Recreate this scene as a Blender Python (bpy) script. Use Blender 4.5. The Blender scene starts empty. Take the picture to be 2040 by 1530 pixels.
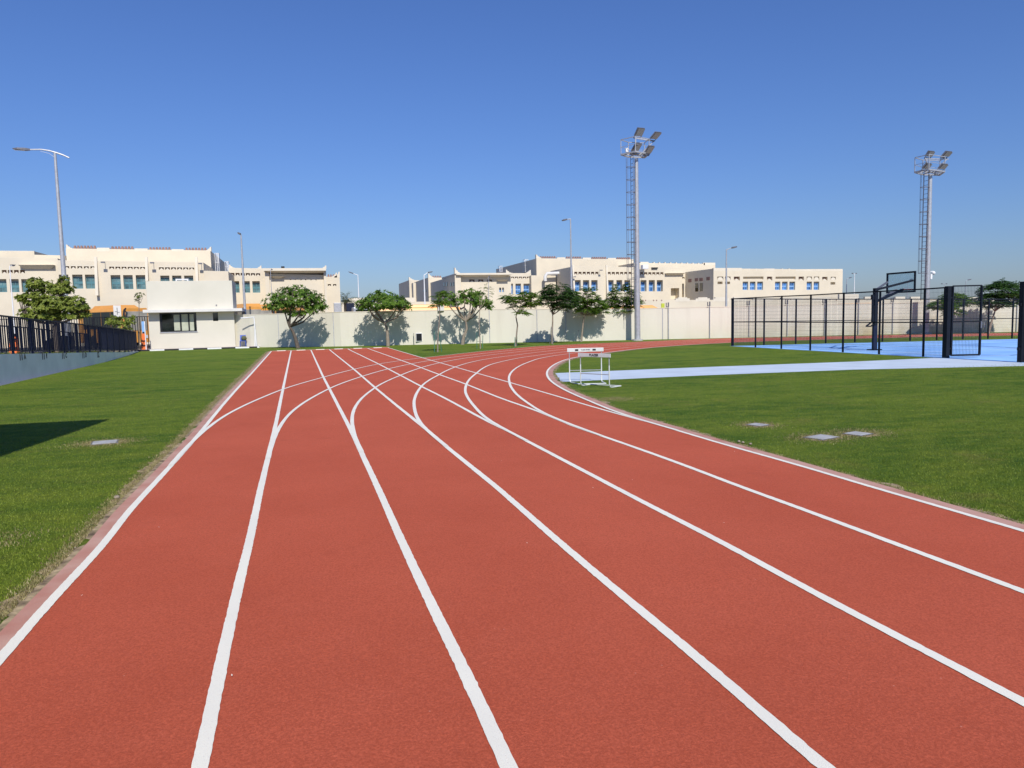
import bpy, math, random
import numpy as np
from mathutils import Vector, Matrix
random.seed(7); rng = np.random.default_rng(7)
C = bpy.context.scene.collection
R = math.radians
sc = bpy.context.scene

# ------------------------------------------------------------------ camera
F, YAW, PITCH, ROLL, EYE = 1491.044, 0.275819, 0.089343, -0.021621, 1.849
fw0 = Vector((math.sin(YAW), math.cos(YAW), 0)); rt0 = Vector((math.cos(YAW), -math.sin(YAW), 0)); up0 = Vector((0, 0, 1))
FW = fw0*math.cos(PITCH) - up0*math.sin(PITCH); U1 = up0*math.cos(PITCH) + fw0*math.sin(PITCH)
RT = rt0*math.cos(ROLL) + U1*math.sin(ROLL); UP = -rt0*math.sin(ROLL) + U1*math.cos(ROLL)
CAM = Vector((0, 0, EYE))
cd = bpy.data.cameras.new("camera"); cam = bpy.data.objects.new("camera", cd); C.objects.link(cam)
cam.matrix_world = Matrix(((RT.x, UP.x, -FW.x, 0), (RT.y, UP.y, -FW.y, 0), (RT.z, UP.z, -FW.z, EYE), (0, 0, 0, 1)))
cd.sensor_width = 36; cd.lens = F/2040*36; cd.clip_start = .05; cd.clip_end = 6000
sc.camera = cam

# ------------------------------------------------------------------ light
SUN_EL, SUN_AZ = 42.0, 0.5            # shadows fall straight away along the home straight
w = bpy.data.worlds.new("World"); sc.world = w; w.use_nodes = True
nt = w.node_tree; bg = nt.nodes["Background"]; bg.inputs[1].default_value = 0.106
sky = nt.nodes.new("ShaderNodeTexSky"); sky.sky_type = 'NISHITA'; sky.sun_disc = False
sky.sun_elevation = R(SUN_EL); sky.sun_rotation = R(180+SUN_AZ)
sky.air_density = 1.35; sky.dust_density = 0.4; sky.ozone_density = 5.0; sky.altitude = 0
tint = nt.nodes.new("ShaderNodeMix"); tint.data_type = 'RGBA'; tint.blend_type = 'MULTIPLY'; tint.inputs[0].default_value = 1
tint.inputs[7].default_value = (.49, .63, 1.02, 1)      # clear dry-season blue
nt.links.new(sky.outputs[0], tint.inputs[6]); nt.links.new(tint.outputs[2], bg.inputs[0])
sd = bpy.data.lights.new("sun", 'SUN'); sd.energy = 4.5; sd.angle = R(.55); sd.color = (1, .955, .89)
so = bpy.data.objects.new("sun", sd); C.objects.link(so)
ldir = Vector((math.sin(R(SUN_AZ))*math.cos(R(SUN_EL)), math.cos(R(SUN_AZ))*math.cos(R(SUN_EL)), -math.sin(R(SUN_EL))))
so.rotation_euler = ldir.to_track_quat('-Z', 'Y').to_euler(); so.location = (0, -20, 40)
sc.view_settings.view_transform = 'Standard'; sc.view_settings.look = 'None'
sc.view_settings.exposure = 0.0; sc.view_settings.gamma = 1.0
try: sc.view_settings.use_curve_mapping = False
except Exception: pass
sc.render.engine = 'CYCLES'; sc.cycles.max_bounces = 6; sc.cycles.transparent_max_bounces = 12

# ------------------------------------------------------------------ measuring helpers (photo pixel -> place)
def ray(px, py): return RT*((px-1020)/F) - UP*((py-765)/F) + FW
def G(px, py, z=0.0):
    d = ray(px, py); return CAM + d*((z-EYE)/d.z)
def PY(px, py, Y):
    d = ray(px, py); return CAM + d*(Y/d.y)
def PX(px, py, X):
    d = ray(px, py); return CAM + d*(X/d.x)
def PP(px, py, a, b):
    d = ray(px, py); n = Vector((b[1]-a[1], a[0]-b[0], 0)); return CAM + d*((Vector((a[0], a[1], 0))-CAM).dot(n)/d.dot(n))
def SCL(p): return F/(Vector(p)-CAM).dot(FW)

# ------------------------------------------------------------------ mesh helpers
class MB:
    def __init__(s): s.v = []; s.f = []
    def quad(s, a, b, c, d): n = len(s.v); s.v += [tuple(a), tuple(b), tuple(c), tuple(d)]; s.f.append((n, n+1, n+2, n+3)); return s
    def poly(s, pts): n = len(s.v); s.v += [tuple(p) for p in pts]; s.f.append(tuple(range(n, n+len(pts)))); return s
    def hexa(s, b, t):
        n = len(s.v); s.v += [tuple(p) for p in b] + [tuple(p) for p in t]
        s.f += [(n+3, n+2, n+1, n), (n+4, n+5, n+6, n+7)] + [(n+i, n+(i+1) % 4, n+4+(i+1) % 4, n+4+i) for i in range(4)]; return s
    def box(s, x0, x1, y0, y1, z0, z1):
        return s.hexa([(x0, y0, z0), (x1, y0, z0), (x1, y1, z0), (x0, y1, z0)], [(x0, y0, z1), (x1, y0, z1), (x1, y1, z1), (x0, y1, z1)])
    def cbox(s, c, sx, sy, sz, rz=0):
        c = Vector(c); ca, sa = math.cos(rz), math.sin(rz)
        P = [(c.x+ca*x-sa*y, c.y+sa*x+ca*y) for x, y in ((-sx/2, -sy/2), (sx/2, -sy/2), (sx/2, sy/2), (-sx/2, sy/2))]
        return s.hexa([(a, b, c.z-sz/2) for a, b in P], [(a, b, c.z+sz/2) for a, b in P])
    def beam(s, p, q, wd, hg=None):
        p, q = Vector(p), Vector(q); hg = hg or wd; d = (q-p)
        if d.length < 1e-6: return s
        d.normalize(); a = d.cross(Vector((0, 0, 1)))
        if a.length < 1e-3: a = Vector((1, 0, 0))
        a.normalize(); b = a.cross(d)
        o = [a*(-wd/2)+b*(-hg/2), a*(wd/2)+b*(-hg/2), a*(wd/2)+b*(hg/2), a*(-wd/2)+b*(hg/2)]
        return s.hexa([p+k for k in o], [q+k for k in o])
    def tube(s, pts, rad, n=8, cap=True):
        pts = [Vector(p) for p in pts]; rs = rad if isinstance(rad, (list, tuple)) else [rad]*len(pts)
        base = len(s.v); pa = None
        for i, p in enumerate(pts):
            d = (pts[min(i+1, len(pts)-1)]-pts[max(i-1, 0)]).normalized()
            a = pa - d*pa.dot(d) if pa is not None else d.cross(Vector((0.013, .97, .21)))
            if a.length < 1e-3: a = d.orthogonal()
            a.normalize(); pa = a; b = d.cross(a)
            for k in range(n):
                t = 2*math.pi*k/n; s.v.append(tuple(p + (a*math.cos(t)+b*math.sin(t))*rs[i]))
        for i in range(len(pts)-1):
            for k in range(n):
                k2 = (k+1) % n; s.f.append((base+i*n+k, base+i*n+k2, base+(i+1)*n+k2, base+(i+1)*n+k))
        if cap:
            s.f.append(tuple(base+k for k in reversed(range(n)))); e = base+(len(pts)-1)*n; s.f.append(tuple(e+k for k in range(n)))
        return s
    def ball(s, c, r, n=10, m=6, sz=1.0):
        c = Vector(c); b = len(s.v)
        for j in range(1, m):
            ph = math.pi*j/m
            for k in range(n):
                t = 2*math.pi*k/n; s.v.append((c.x+r*math.sin(ph)*math.cos(t), c.y+r*math.sin(ph)*math.sin(t), c.z+r*sz*math.cos(ph)))
        s.v += [(c.x, c.y, c.z+r*sz), (c.x, c.y, c.z-r*sz)]; T = len(s.v)-2
        for k in range(n):
            k2 = (k+1) % n; s.f.append((T, b+k, b+k2)); s.f.append((T+1, b+(m-2)*n+k2, b+(m-2)*n+k))
            for j in range(m-2): s.f.append((b+j*n+k, b+(j+1)*n+k, b+(j+1)*n+k2, b+j*n+k2))
        return s
    def build(s, name, mat, parent=None, smooth=False, bevel=0):
        me = bpy.data.meshes.new(name); me.from_pydata(s.v, [], s.f); me.validate(); me.update()
        o = bpy.data.objects.new(name, me); C.objects.link(o)
        for m_ in (mat if isinstance(mat, (list, tuple)) else [mat]): me.materials.append(m_)
        if smooth:
            me.polygons.foreach_set("use_smooth", [True]*len(me.polygons))
            try: me.set_sharp_from_angle(angle=R(40))
            except Exception: pass
        if bevel:
            b = o.modifiers.new("bevel", 'BEVEL'); b.width = bevel; b.segments = 2; b.limit_method = 'ANGLE'
        if parent is not None:
            o.parent = parent; o.matrix_parent_inverse = Matrix.Translation(-parent.location) if parent.location.length else Matrix()
        return o
def tag(o, label=None, cat=None, group=None, kind=None):
    if label: o['label'] = label
    if cat: o['category'] = cat
    if group: o['group'] = group
    if kind: o['kind'] = kind
    return o
def empty(name, loc, label, cat, group=None):
    o = bpy.data.objects.new(name, None); C.objects.link(o); o.location = loc; o.empty_display_size = .3
    return tag(o, label, cat, group)
def move_to(root, loc, rz=0):      # parts are built in world space round the root; shift root (and so the parts)
    root.location = loc; root.rotation_euler = (0, 0, rz)
def copy_tree(o, parent=None):
    c = o.copy(); C.objects.link(c)
    if parent is not None: c.parent = parent
    for ch in o.children: copy_tree(ch, c)
    return c

# ------------------------------------------------------------------ materials
def nd(t, kind, **kw):
    n = t.nodes.new(kind)
    for k, v in kw.items(): setattr(n, k, v)
    return n
def mat(name, col, rough=.7, var=.08, scale=3., bump=0., bscale=40., metal=0., spec=.5, col2=None, grime=0.):
    m = bpy.data.materials.new(name); m.use_nodes = True; t = m.node_tree; b = t.nodes["Principled BSDF"]
    b.inputs["Roughness"].default_value = rough; b.inputs["Metallic"].default_value = metal
    b.inputs["Specular IOR Level"].default_value = spec
    tc = nd(t, "ShaderNodeTexCoord"); n = nd(t, "ShaderNodeTexNoise"); n.inputs["Scale"].default_value = scale; n.inputs["Detail"].default_value = 6
    t.links.new(tc.outputs["Object"], n.inputs["Vector"])
    cr = nd(t, "ShaderNodeValToRGB"); cr.color_ramp.elements[0].position = .3; cr.color_ramp.elements[1].position = .7
    c2 = col2 or col
    cr.color_ramp.elements[0].color = (*[max(0, c*(1-var)) for c in col], 1); cr.color_ramp.elements[1].color = (*[min(1, c*(1+var)) for c in c2], 1)
    t.links.new(n.outputs["Fac"], cr.inputs["Fac"]); t.links.new(cr.outputs["Color"], b.inputs["Base Color"])
    if bump:
        n2 = nd(t, "ShaderNodeTexNoise"); n2.inputs["Scale"].default_value = bscale; n2.inputs["Detail"].default_value = 4
        t.links.new(tc.outputs["Object"], n2.inputs["Vector"]); bp = nd(t, "ShaderNodeBump"); bp.inputs["Strength"].default_value = bump; bp.inputs["Distance"].default_value = .01
        t.links.new(n2.outputs["Fac"], bp.inputs["Height"]); t.links.new(bp.outputs["Normal"], b.inputs["Normal"])
    return m
def mixc(t, fac, a, b):
    m = nd(t, "ShaderNodeMix", data_type='RGBA'); L = t.links
    for s, v in ((0, fac), (6, a), (7, b)):
        if isinstance(v, (int, float)): m.inputs[s].default_value = v
        elif isinstance(v, tuple): m.inputs[s].default_value = (*v, 1)
        else: L.new(v, m.inputs[s])
    return m.outputs[2]
def noise(t, vec, scale, detail=4, rough=.5, lo=.35, hi=.65, dist=0.):
    n = nd(t, "ShaderNodeTexNoise"); n.inputs["Scale"].default_value = scale; n.inputs["Detail"].default_value = detail
    n.inputs["Roughness"].default_value = rough; n.inputs["Distortion"].default_value = dist
    t.links.new(vec, n.inputs["Vector"]); mr = nd(t, "ShaderNodeMapRange"); mr.inputs[1].default_value = lo; mr.inputs[2].default_value = hi
    t.links.new(n.outputs["Fac"], mr.inputs[0]); return mr.outputs[0]
def track_mat():
    m = bpy.data.materials.new("red_rubber"); m.use_nodes = True; t = m.node_tree; b = t.nodes["Principled BSDF"]
    tc = nd(t, "ShaderNodeTexCoord"); v = tc.outputs["Object"]
    big = noise(t, v, .55, 5, .6); mid = noise(t, v, 3.2, 5, .6, .4, .62); fine = noise(t, v, 70, 6, .9, .42, .60)
    c = mixc(t, big, (.555, .110, .052), (.63, .133, .066))
    m1 = nd(t, "ShaderNodeMath", operation='MULTIPLY'); m1.inputs[1].default_value = .22; t.links.new(mid, m1.inputs[0])
    c = mixc(t, m1.outputs[0], c, (.60, .135, .072))
    st = noise(t, v, 1.3, 6, .7, .60, .76); m3 = nd(t, "ShaderNodeMath", operation='MULTIPLY'); m3.inputs[1].default_value = .5; t.links.new(st, m3.inputs[0])
    c = mixc(t, m3.outputs[0], c, (.40, .078, .038))
    m2 = nd(t, "ShaderNodeMath", operation='MULTIPLY'); m2.inputs[1].default_value = .72; t.links.new(fine, m2.inputs[0])
    c = mixc(t, m2.outputs[0], c, (.33, .055, .024))
    vo = nd(t, "ShaderNodeTexVoronoi"); vo.inputs["Scale"].default_value = 6; t.links.new(v, vo.inputs["Vector"])
    lt = nd(t, "ShaderNodeMath", operation='LESS_THAN'); lt.inputs[1].default_value = .028; t.links.new(vo.outputs["Distance"], lt.inputs[0])
    c = mixc(t, lt.outputs[0], c, (.60, .22, .15))
    t.links.new(c, b.inputs["Base Color"]); b.inputs["Roughness"].default_value = .88; b.inputs["Specular IOR Level"].default_value = .25
    bp = nd(t, "ShaderNodeBump"); bp.inputs["Strength"].default_value = .55; bp.inputs["Distance"].default_value = .004
    t.links.new(fine, bp.inputs["Height"]); t.links.new(bp.outputs["Normal"], b.inputs["Normal"]); return m
def paint_mat():
    m = bpy.data.materials.new("line_paint"); m.use_nodes = True; t = m.node_tree; b = t.nodes["Principled BSDF"]
    tc = nd(t, "ShaderNodeTexCoord"); v = tc.outputs["Object"]
    c = mixc(t, noise(t, v, 1.2, 4), (.79, .765, .665), (.84, .815, .70))
    f = noise(t, v, 190, 2, .5, .62, .75); c = mixc(t, f, c, (.62, .55, .53))
    t.links.new(c, b.inputs["Base Color"]); b.inputs["Roughness"].default_value = .8; b.inputs["Specular IOR Level"].default_value = .25
    bp = nd(t, "ShaderNodeBump"); bp.inputs["Strength"].default_value = .4; bp.inputs["Distance"].default_value = .003
    t.links.new(noise(t, v, 210, 2, .6, .3, .7), bp.inputs["Height"]); t.links.new(bp.outputs["Normal"], b.inputs["Normal"]); return m
def turf_colour(t, v):
    mp = nd(t, "ShaderNodeMapping"); mp.inputs["Scale"].default_value = (.6, 1.3, 1); mp.inputs["Rotation"].default_value = (0, 0, .3); t.links.new(v, mp.inputs["Vector"])
    c = mixc(t, noise(t, mp.outputs[0], .33, 7, .68, .38, .62), (.105, .215, .017), (.25, .35, .032))
    c = mixc(t, noise(t, mp.outputs[0], 1.5, 6, .7, .42, .72), c, (.34, .41, .045))
    c = mixc(t, noise(t, v, .9, 7, .72, .56, .76), c, (.36, .32, .075))
    return mixc(t, noise(t, v, 4.5, 5, .7, .46, .70), c, mixc(t, .4, c, (.05, .11, .01)))
def grass_mat():
    m = bpy.data.materials.new("lawn"); m.use_nodes = True; t = m.node_tree; b = t.nodes["Principled BSDF"]
    tc = nd(t, "ShaderNodeTexCoord"); v = tc.outputs["Object"]; c = turf_colour(t, v)
    mp = nd(t, "ShaderNodeMapping"); mp.inputs["Scale"].default_value = (1, .45, 1); t.links.new(v, mp.inputs["Vector"])
    f = noise(t, mp.outputs[0], 60, 4, .8, .3, .7); c = mixc(t, f, mixc(t, .5, c, (.03, .06, .006)), c)
    f2 = noise(t, v, 16, 5, .75, .35, .65); c = mixc(t, f2, mixc(t, .35, c, (.03, .06, .01)), c)
    t.links.new(c, b.inputs["Base Color"]); b.inputs["Roughness"].default_value = .9; b.inputs["Specular IOR Level"].default_value = .15
    bp = nd(t, "ShaderNodeBump"); bp.inputs["Strength"].default_value = .8; bp.inputs["Distance"].default_value = .03
    t.links.new(f, bp.inputs["Height"]); t.links.new(bp.outputs["Normal"], b.inputs["Normal"]); return m
def blade_mat():
    m = bpy.data.materials.new("grass_blade"); m.use_nodes = True; t = m.node_tree; b = t.nodes["Principled BSDF"]
    tc = nd(t, "ShaderNodeTexCoord"); g = nd(t, "ShaderNodeNewGeometry"); c = turf_colour(t, tc.outputs["Object"])
    c = mixc(t, g.outputs["Random Per Island"], mixc(t, .45, c, (.03, .07, .006)), mixc(t, .35, c, (.42, .46, .09)))
    t.links.new(c, b.inputs["Base Color"]); b.inputs["Roughness"].default_value = .6; b.inputs["Specular IOR Level"].default_value = .25
    tl = nd(t, "ShaderNodeBsdfTranslucent"); t.links.new(c, tl.inputs[0]); mx = nd(t, "ShaderNodeMixShader"); mx.inputs[0].default_value = .4
    t.links.new(b.outputs[0], mx.inputs[1]); t.links.new(tl.outputs[0], mx.inputs[2]); t.links.new(mx.outputs[0], t.nodes["Material Output"].inputs[0]); return m
def leaf_mat(name, a, b_, tr=.25):
    m = bpy.data.materials.new(name); m.use_nodes = True; t = m.node_tree; b = t.nodes["Principled BSDF"]
    g = nd(t, "ShaderNodeNewGeometry"); c = mixc(t, g.outputs["Random Per Island"], a, b_)
    t.links.new(c, b.inputs["Base Color"]); b.inputs["Roughness"].default_value = .5; b.inputs["Specular IOR Level"].default_value = .35
    tl = nd(t, "ShaderNodeBsdfTranslucent"); t.links.new(c, tl.inputs[0]); mx = nd(t, "ShaderNodeMixShader"); mx.inputs[0].default_value = tr
    t.links.new(b.outputs[0], mx.inputs[1]); t.links.new(tl.outputs[0], mx.inputs[2]); t.links.new(mx.outputs[0], t.nodes["Material Output"].inputs[0]); return m
def glass_mat():
    m = bpy.data.materials.new("clear_board"); m.use_nodes = True; t = m.node_tree; b = t.nodes["Principled BSDF"]
    b.inputs["Base Color"].default_value = (.6, .75, .8, 1); b.inputs["Roughness"].default_value = .05
    tr = nd(t, "ShaderNodeBsdfTransparent"); tr.inputs[0].default_value = (.86, .92, .93, 1); mx = nd(t, "ShaderNodeMixShader"); mx.inputs[0].default_value = .16
    t.links.new(tr.outputs[0], mx.inputs[1]); t.links.new(b.outputs[0], mx.inputs[2]); t.links.new(mx.outputs[0], t.nodes["Material Output"].inputs[0]); return m
def wall_stain_mat():
    m = bpy.data.materials.new("boundary_render"); m.use_nodes = True; t = m.node_tree; b = t.nodes["Principled BSDF"]
    tc = nd(t, "ShaderNodeTexCoord"); v = tc.outputs["Object"]; sx = nd(t, "ShaderNodeSeparateXYZ"); t.links.new(v, sx.inputs[0])
    c = mixc(t, noise(t, v, .25, 4), (.66, .63, .52), (.70, .665, .555))
    mp = nd(t, "ShaderNodeMapping"); mp.inputs["Scale"].default_value = (1, 1, .12); t.links.new(v, mp.inputs["Vector"])
    stv = noise(t, mp.outputs[0], 1.6, 5, .6, .5, .75)
    xr = nd(t, "ShaderNodeMapRange"); xr.inputs[1].default_value = 22; xr.inputs[2].default_value = 42; t.links.new(sx.outputs[0], xr.inputs[0])
    zr = nd(t, "ShaderNodeMapRange"); zr.inputs[1].default_value = 1.5; zr.inputs[2].default_value = .1; t.links.new(sx.outputs[2], zr.inputs[0])
    mu = nd(t, "ShaderNodeMath", operation='MULTIPLY'); t.links.new(xr.outputs[0], mu.inputs[0]); t.links.new(zr.outputs[0], mu.inputs[1])
    mu2 = nd(t, "ShaderNodeMath", operation='MULTIPLY'); t.links.new(mu.outputs[0], mu2.inputs[0]); t.links.new(noise(t, v, .5, 5, .6, .35, .6), mu2.inputs[1])
    c = mixc(t, mu2.outputs[0], c, (.54, .43, .26))
    m5 = nd(t, "ShaderNodeMath", operation='MULTIPLY'); m5.inputs[1].default_value = .34; t.links.new(stv, m5.inputs[0]); c = mixc(t, m5.outputs[0], c, (.52, .48, .40))
    t.links.new(c, b.inputs["Base Color"]); b.inputs["Roughness"].default_value = .85; b.inputs["Specular IOR Level"].default_value = .2
    bp = nd(t, "ShaderNodeBump"); bp.inputs["Strength"].default_value = .25; bp.inputs["Distance"].default_value = .02
    t.links.new(noise(t, v, 6, 6, .6, .2, .8), bp.inputs["Height"]); t.links.new(bp.outputs["Normal"], b.inputs["Normal"]); return m

M = dict(
 track=track_mat(), paint=paint_mat(), lawn=grass_mat(), bwall=wall_stain_mat(),
 kerbpink=mat("pink_kerb", (.46, .20, .145), .9, .06, 2.5, .3, 60, col2=(.50, .30, .235)),
 stone=mat("pebble", (.30, .25, .19), .9, .3, 30),
 coverc=mat("cover_concrete", (.38, .38, .37), .85, .2, 5, .3, 30),
 concrete=mat("concrete", (.46, .45, .43), .85, .12, 2, .3, 30),
 rampwall=mat("ramp_concrete", (.88, .87, .80), .85, .08, 1.2, .3, 14),
 soil=mat("dry_soil", (.17, .115, .065), .95, .4, 9, .9, 50, col2=(.36, .28, .16)),
 sand=mat("sand_ground", (.27, .235, .18), .95, .12, 1, .3, 10),
 asphalt=mat("asphalt", (.06, .06, .06), .9, .15, 2, .3, 40),
 paver=mat("paving", (.42, .37, .34), .85, .15, 4, .3, 12),
 court=mat("blue_court", (.23, .46, .88), .7, .12, .5, .15, 90, col2=(.30, .55, .92)),
 path=mat("pale_blue_path", (.52, .60, .68), .85, .08, 1.1, .2, 60),
 navy=mat("navy_paint", (.01, .016, .05), .6, .2, 3),
 cream=mat("cream_render", (.70, .62, .475), .85, .05, .6, .2, 5, spec=.2),
 cream2=mat("cream_trim", (.73, .66, .53), .85, .05, 1, spec=.2),
 house=mat("gatehouse_render", (.63, .60, .50), .85, .03, .5, .2, 8, spec=.2, col2=(.655, .62, .525)),
 housew=mat("white_slab", (.68, .66, .62), .8, .06, 1.5),
 recess_shade=mat("brown_recess_shade", (.28, .165, .135), .85, .15, 3),  # shade of recesses put into the colour
 white=mat("white_metal", (.78, .78, .78), .45, .06, 5),
 whited=mat("hurdle_enamel", (.66, .68, .66), .35, .06, 8),
 galv=mat("galvanised", (.44, .45, .47), .45, .12, 6, metal=.35),
 galvd=mat("grey_steel", (.16, .16, .18), .5, .15, 6, metal=.3),
 black=mat("black_steel", (.006, .008, .014), .6, .2, 6, spec=.25),
 darkn=mat("navy_steel", (.010, .015, .038), .6, .2, 6, spec=.25),
 dark=mat("dark_plastic", (.015, .015, .018), .35, .2, 6),
 wire=mat("wire_mesh", (.04, .05, .065), .5, .1, 6),
 teal=mat("teal_glass", (.045, .11, .13), .10, .5, 1.2, spec=.8, col2=(.11, .19, .20)),
 tealf=mat("teal_frame", (.09, .22, .25), .4, .1, 5),
 blue=mat("blue_glass", (.03, .10, .30), .12, .5, 1.2, spec=.8, col2=(.05, .17, .42)),
 bluel=mat("blue_frame", (.22, .40, .68), .4, .1, 5),
 winblk=mat("dark_glass", (.010, .014, .012), .06, .4, 2, spec=.9),
 screen_reflect=mat("windscreen", (.34, .32, .27), .12, .3, 1.5, spec=.8),  # pale base colour stands in for reflected building and sky
 curtain=mat("pale_blind", (.45, .47, .36), .8, .1, 3),
 orange=mat("orange_paint", (.74, .34, .07), .35, .06, 2),
 orangep=mat("orange_plastic", (.75, .15, .02), .5, .1, 3),
 lamp=mat("lamp_glass", (.22, .21, .20), .3, .2, 30, spec=.6),
 bark=mat("bark", (.12, .095, .075), .9, .3, 12, .6, 40),
 barkl=mat("pale_bark", (.27, .225, .17), .9, .25, 12, .6, 40),
 stake=mat("green_stake", (.03, .17, .12), .6, .2, 8),
 bluep=mat("blue_plastic", (.03, .09, .42), .5, .1, 5),
 sack=mat("olive_sack", (.10, .105, .05), .9, .3, 10),
 yel=mat("sign_yellow", (.50, .55, .05), .6, .1, 5),
 ltext=mat("black_paint", (.012, .012, .014), .6, .1, 5),
 rim=mat("rim_red", (.45, .08, .04), .5, .1, 5),
 clear=glass_mat(),
 leafA=leaf_mat("broad_leaf", (.05, .135, .014), (.21, .33, .045), .38),
 leafB=leaf_mat("olive_leaf", (.10, .155, .02), (.33, .38, .07), .38),
 leafC=leaf_mat("feather_leaf", (.06, .15, .018), (.21, .33, .04), .38),
 leafD=leaf_mat("dark_feather_leaf", (.03, .085, .022), (.10, .19, .045), .35),
 leafY=leaf_mat("yellow_leaf", (.06, .11, .015), (.16, .19, .03)),
 palm=leaf_mat("palm_leaf", (.08, .11, .05), (.20, .22, .10)),
 flower=leaf_mat("petal", (.80, .78, .66), (.85, .83, .72)),
 blade=blade_mat(),
 straw=leaf_mat("dry_blade", (.16, .13, .05), (.50, .44, .20), .3),
)

# ================================================================== SETTING
SX = 5.0
g = MB().box(-2600, 2600, -400, 3200, -1.2, -.06).build("ground", M['sand']); tag(g, kind='structure')
# ---- lawn with the boundary wall's line as its far edge
WL = [(-5.2, 60.9), (-3.47, 59.34), (2.93, 55.37), (13.28, 52.55), (22.89, 49.91), (29.76, 48.0), (39.22, 45.6), (49.68, 42.1), (64, 37.4)]
cx, cy = 42.359, 10.672
LAW = [(-9.9, -30), (80, -30), (80, 32)] + [(x, y+.1) for x, y in reversed(WL)] + [(-4.6, 62.5), (-10.6, 62.5), (-10.75, 57), (-9.5, 40), (-9.3, 27)]
lawn = MB().poly([(x, y, 0) for x, y in LAW]).build("lawn", M['lawn']); tag(lawn, kind='structure')
rd = MB().box(-90, 160, 62.8, 79, -.055, -.02).build("road", M['asphalt']); tag(rd, kind='structure')

LN = {1:[(540.3,700.6),(500,745.7),(473.5,774.1),(441.2,810.9),(394,869.7),(332,939),(253,1024.7),(205.9,1088.8),(158.8,1138.8),(88.2,1215),(17.6,1297.6)],
2:[(579.4,701.6),(563.7,776),(547,858.4),(519.6,974),(495.6,1088.8),(473.5,1177),(453,1271),(429.4,1383),(403,1515)],
3:[(621.2,701.6),(644,751.6),(666.7,795.7),(702,864),(725.5,915),(753,974),(801.2,1083),(860,1209),(927.6,1344.7),(1007,1521)],
4:[(660.8,700.6),(705.9,736.9),(747,773),(792,810.4),(841,849.6),(892,893.7),(993.7,976),(1117.6,1086),(1235.3,1185.9),(1367.6,1294.7),(1458.8,1374),(1537,1444)],
5:[(699,698.6),(753,725),(798,748.6),(840.2,771.2),(882,791.8),(927,816.3),(974,842.7),(997.6,852.5),(1131,923),(1294,1009.4),(1441,1084.4),(1597,1171),(1763.5,1258.8),(2037,1403)],
6:[(741.2,697.6),(817.6,725),(874.5,746.7),(929,766.3),(997.6,794.7),(1072,820),(1135,847.6),(1278,897.6),(1367,930),(1500,981.5),(1557.6,1001.5),(1793,1089.7),(2037,1181)],
7:[(782.4,695.7),(845,714.3),(950.6,744.3),(1015.3,762.7),(1115.3,791.8),(1174,809.8),(1278,838.8),(1297.6,843.5),(1444.7,887.6),(1591.8,928.8),(1768,981.8),(1837,1001.5),(2037,1060)]}
CN = {1:[(411.8,856.5),(447,830),(491.2,807.2),(535.3,788),(561.8,777),(645,752.5),(703.9,736.9),(753,726),(804,718.2),(849,712.4),(880,709.4),(978,698.6),(1076,689.8),(1174,684.9),(1278,681),(1400,675.6),(1460,673.8),(1560,672.2),(1677,669.8),(1870,665.6),(2030,663.2)],
2:[(548,872),(572.5,831),(609.8,800.6),(655,776),(721.6,750.6),(772.5,735.9),(817.6,726),(856.9,718.8),(880,715.3)],
3:[(703,852.5),(704,821),(719.6,795.7),(747,774),(798,748.6),(839,733.3),(876.5,723.5),(978,707.5)],
4:[(839.2,846.7),(825.5,813.3),(825.9,795.7),(840,770.6),(874.5,747.6),(909.4,731)],
5:[(972,836.9),(944.7,810.4),(927,782),(930,766),(950.6,743.7),(972,729),(1017,717.3)],
6:[(1072,818),(1036.9,793.7),(1015.3,762),(1027,735),(1056.5,721),(1109.4,708.4)],
7:[(1220.6,819.7),(1176.5,800.6),(1132.4,781.5),(1097,759.4),(1089.7,743.2),(1100,730),(1132.4,715.3),(1169,708.7),(1220.6,701.3),(1298.5,692.5),(1360,687.9),(1460,682.4),(1527,679.9),(1610,677.6),(1677,675.6),(1870,670.9),(2030,668.4)]}
def smooth(ys, k):
    a = np.array(ys, float); p = np.pad(a, k, mode='edge'); ker = np.hanning(2*k+3)[1:-1]; ker /= ker.sum(); return np.convolve(p, ker, 'valid')
YEND = 49.75
YS = np.concatenate([np.arange(-8, 12, .12), np.arange(12, YEND, .25), [YEND]])
LX = {}
for i, pts in LN.items():
    P = [G(*p) for p in pts]; x0 = -1.6925 + (i-1)*1.22
    yy = np.array([p.y for p in P]); xx = np.array([p.x-x0 for p in P]); o = np.argsort(yy)
    LX[i] = x0 + smooth(np.interp(YS, yy[o], xx[o]), 7)
TH = np.radians(np.concatenate([np.arange(180.2, 95, -.35), np.arange(95, 38, -.5)]))
def rad_of(pts):
    P = [G(*p) for p in pts]; th = np.array([math.atan2(p.y-cy, p.x-cx) % (2*math.pi) for p in P]); r = np.array([math.hypot(p.x-cx, p.y-cy) for p in P])
    o = np.argsort(th); return th[o], r[o]
t7, r7_ = rad_of(CN[7]); t1, r1_ = rad_of(CN[1])
RS = {i: cx-float(np.interp(cy, YS, LX[i])) for i in LX}      # each bend line leaves its straight line tangentially
t7 = np.append(t7, [R(180), R(181)]); r7_ = np.append(r7_, [RS[7]]*2); t1 = np.append(t1, [R(180), R(181)]); r1_ = np.append(r1_, [RS[1]]*2)
RIN = smooth(np.interp(TH, t7, r7_), 6); ROUT = smooth(np.interp(TH, t1, r1_), 6)
CR = {}
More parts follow.
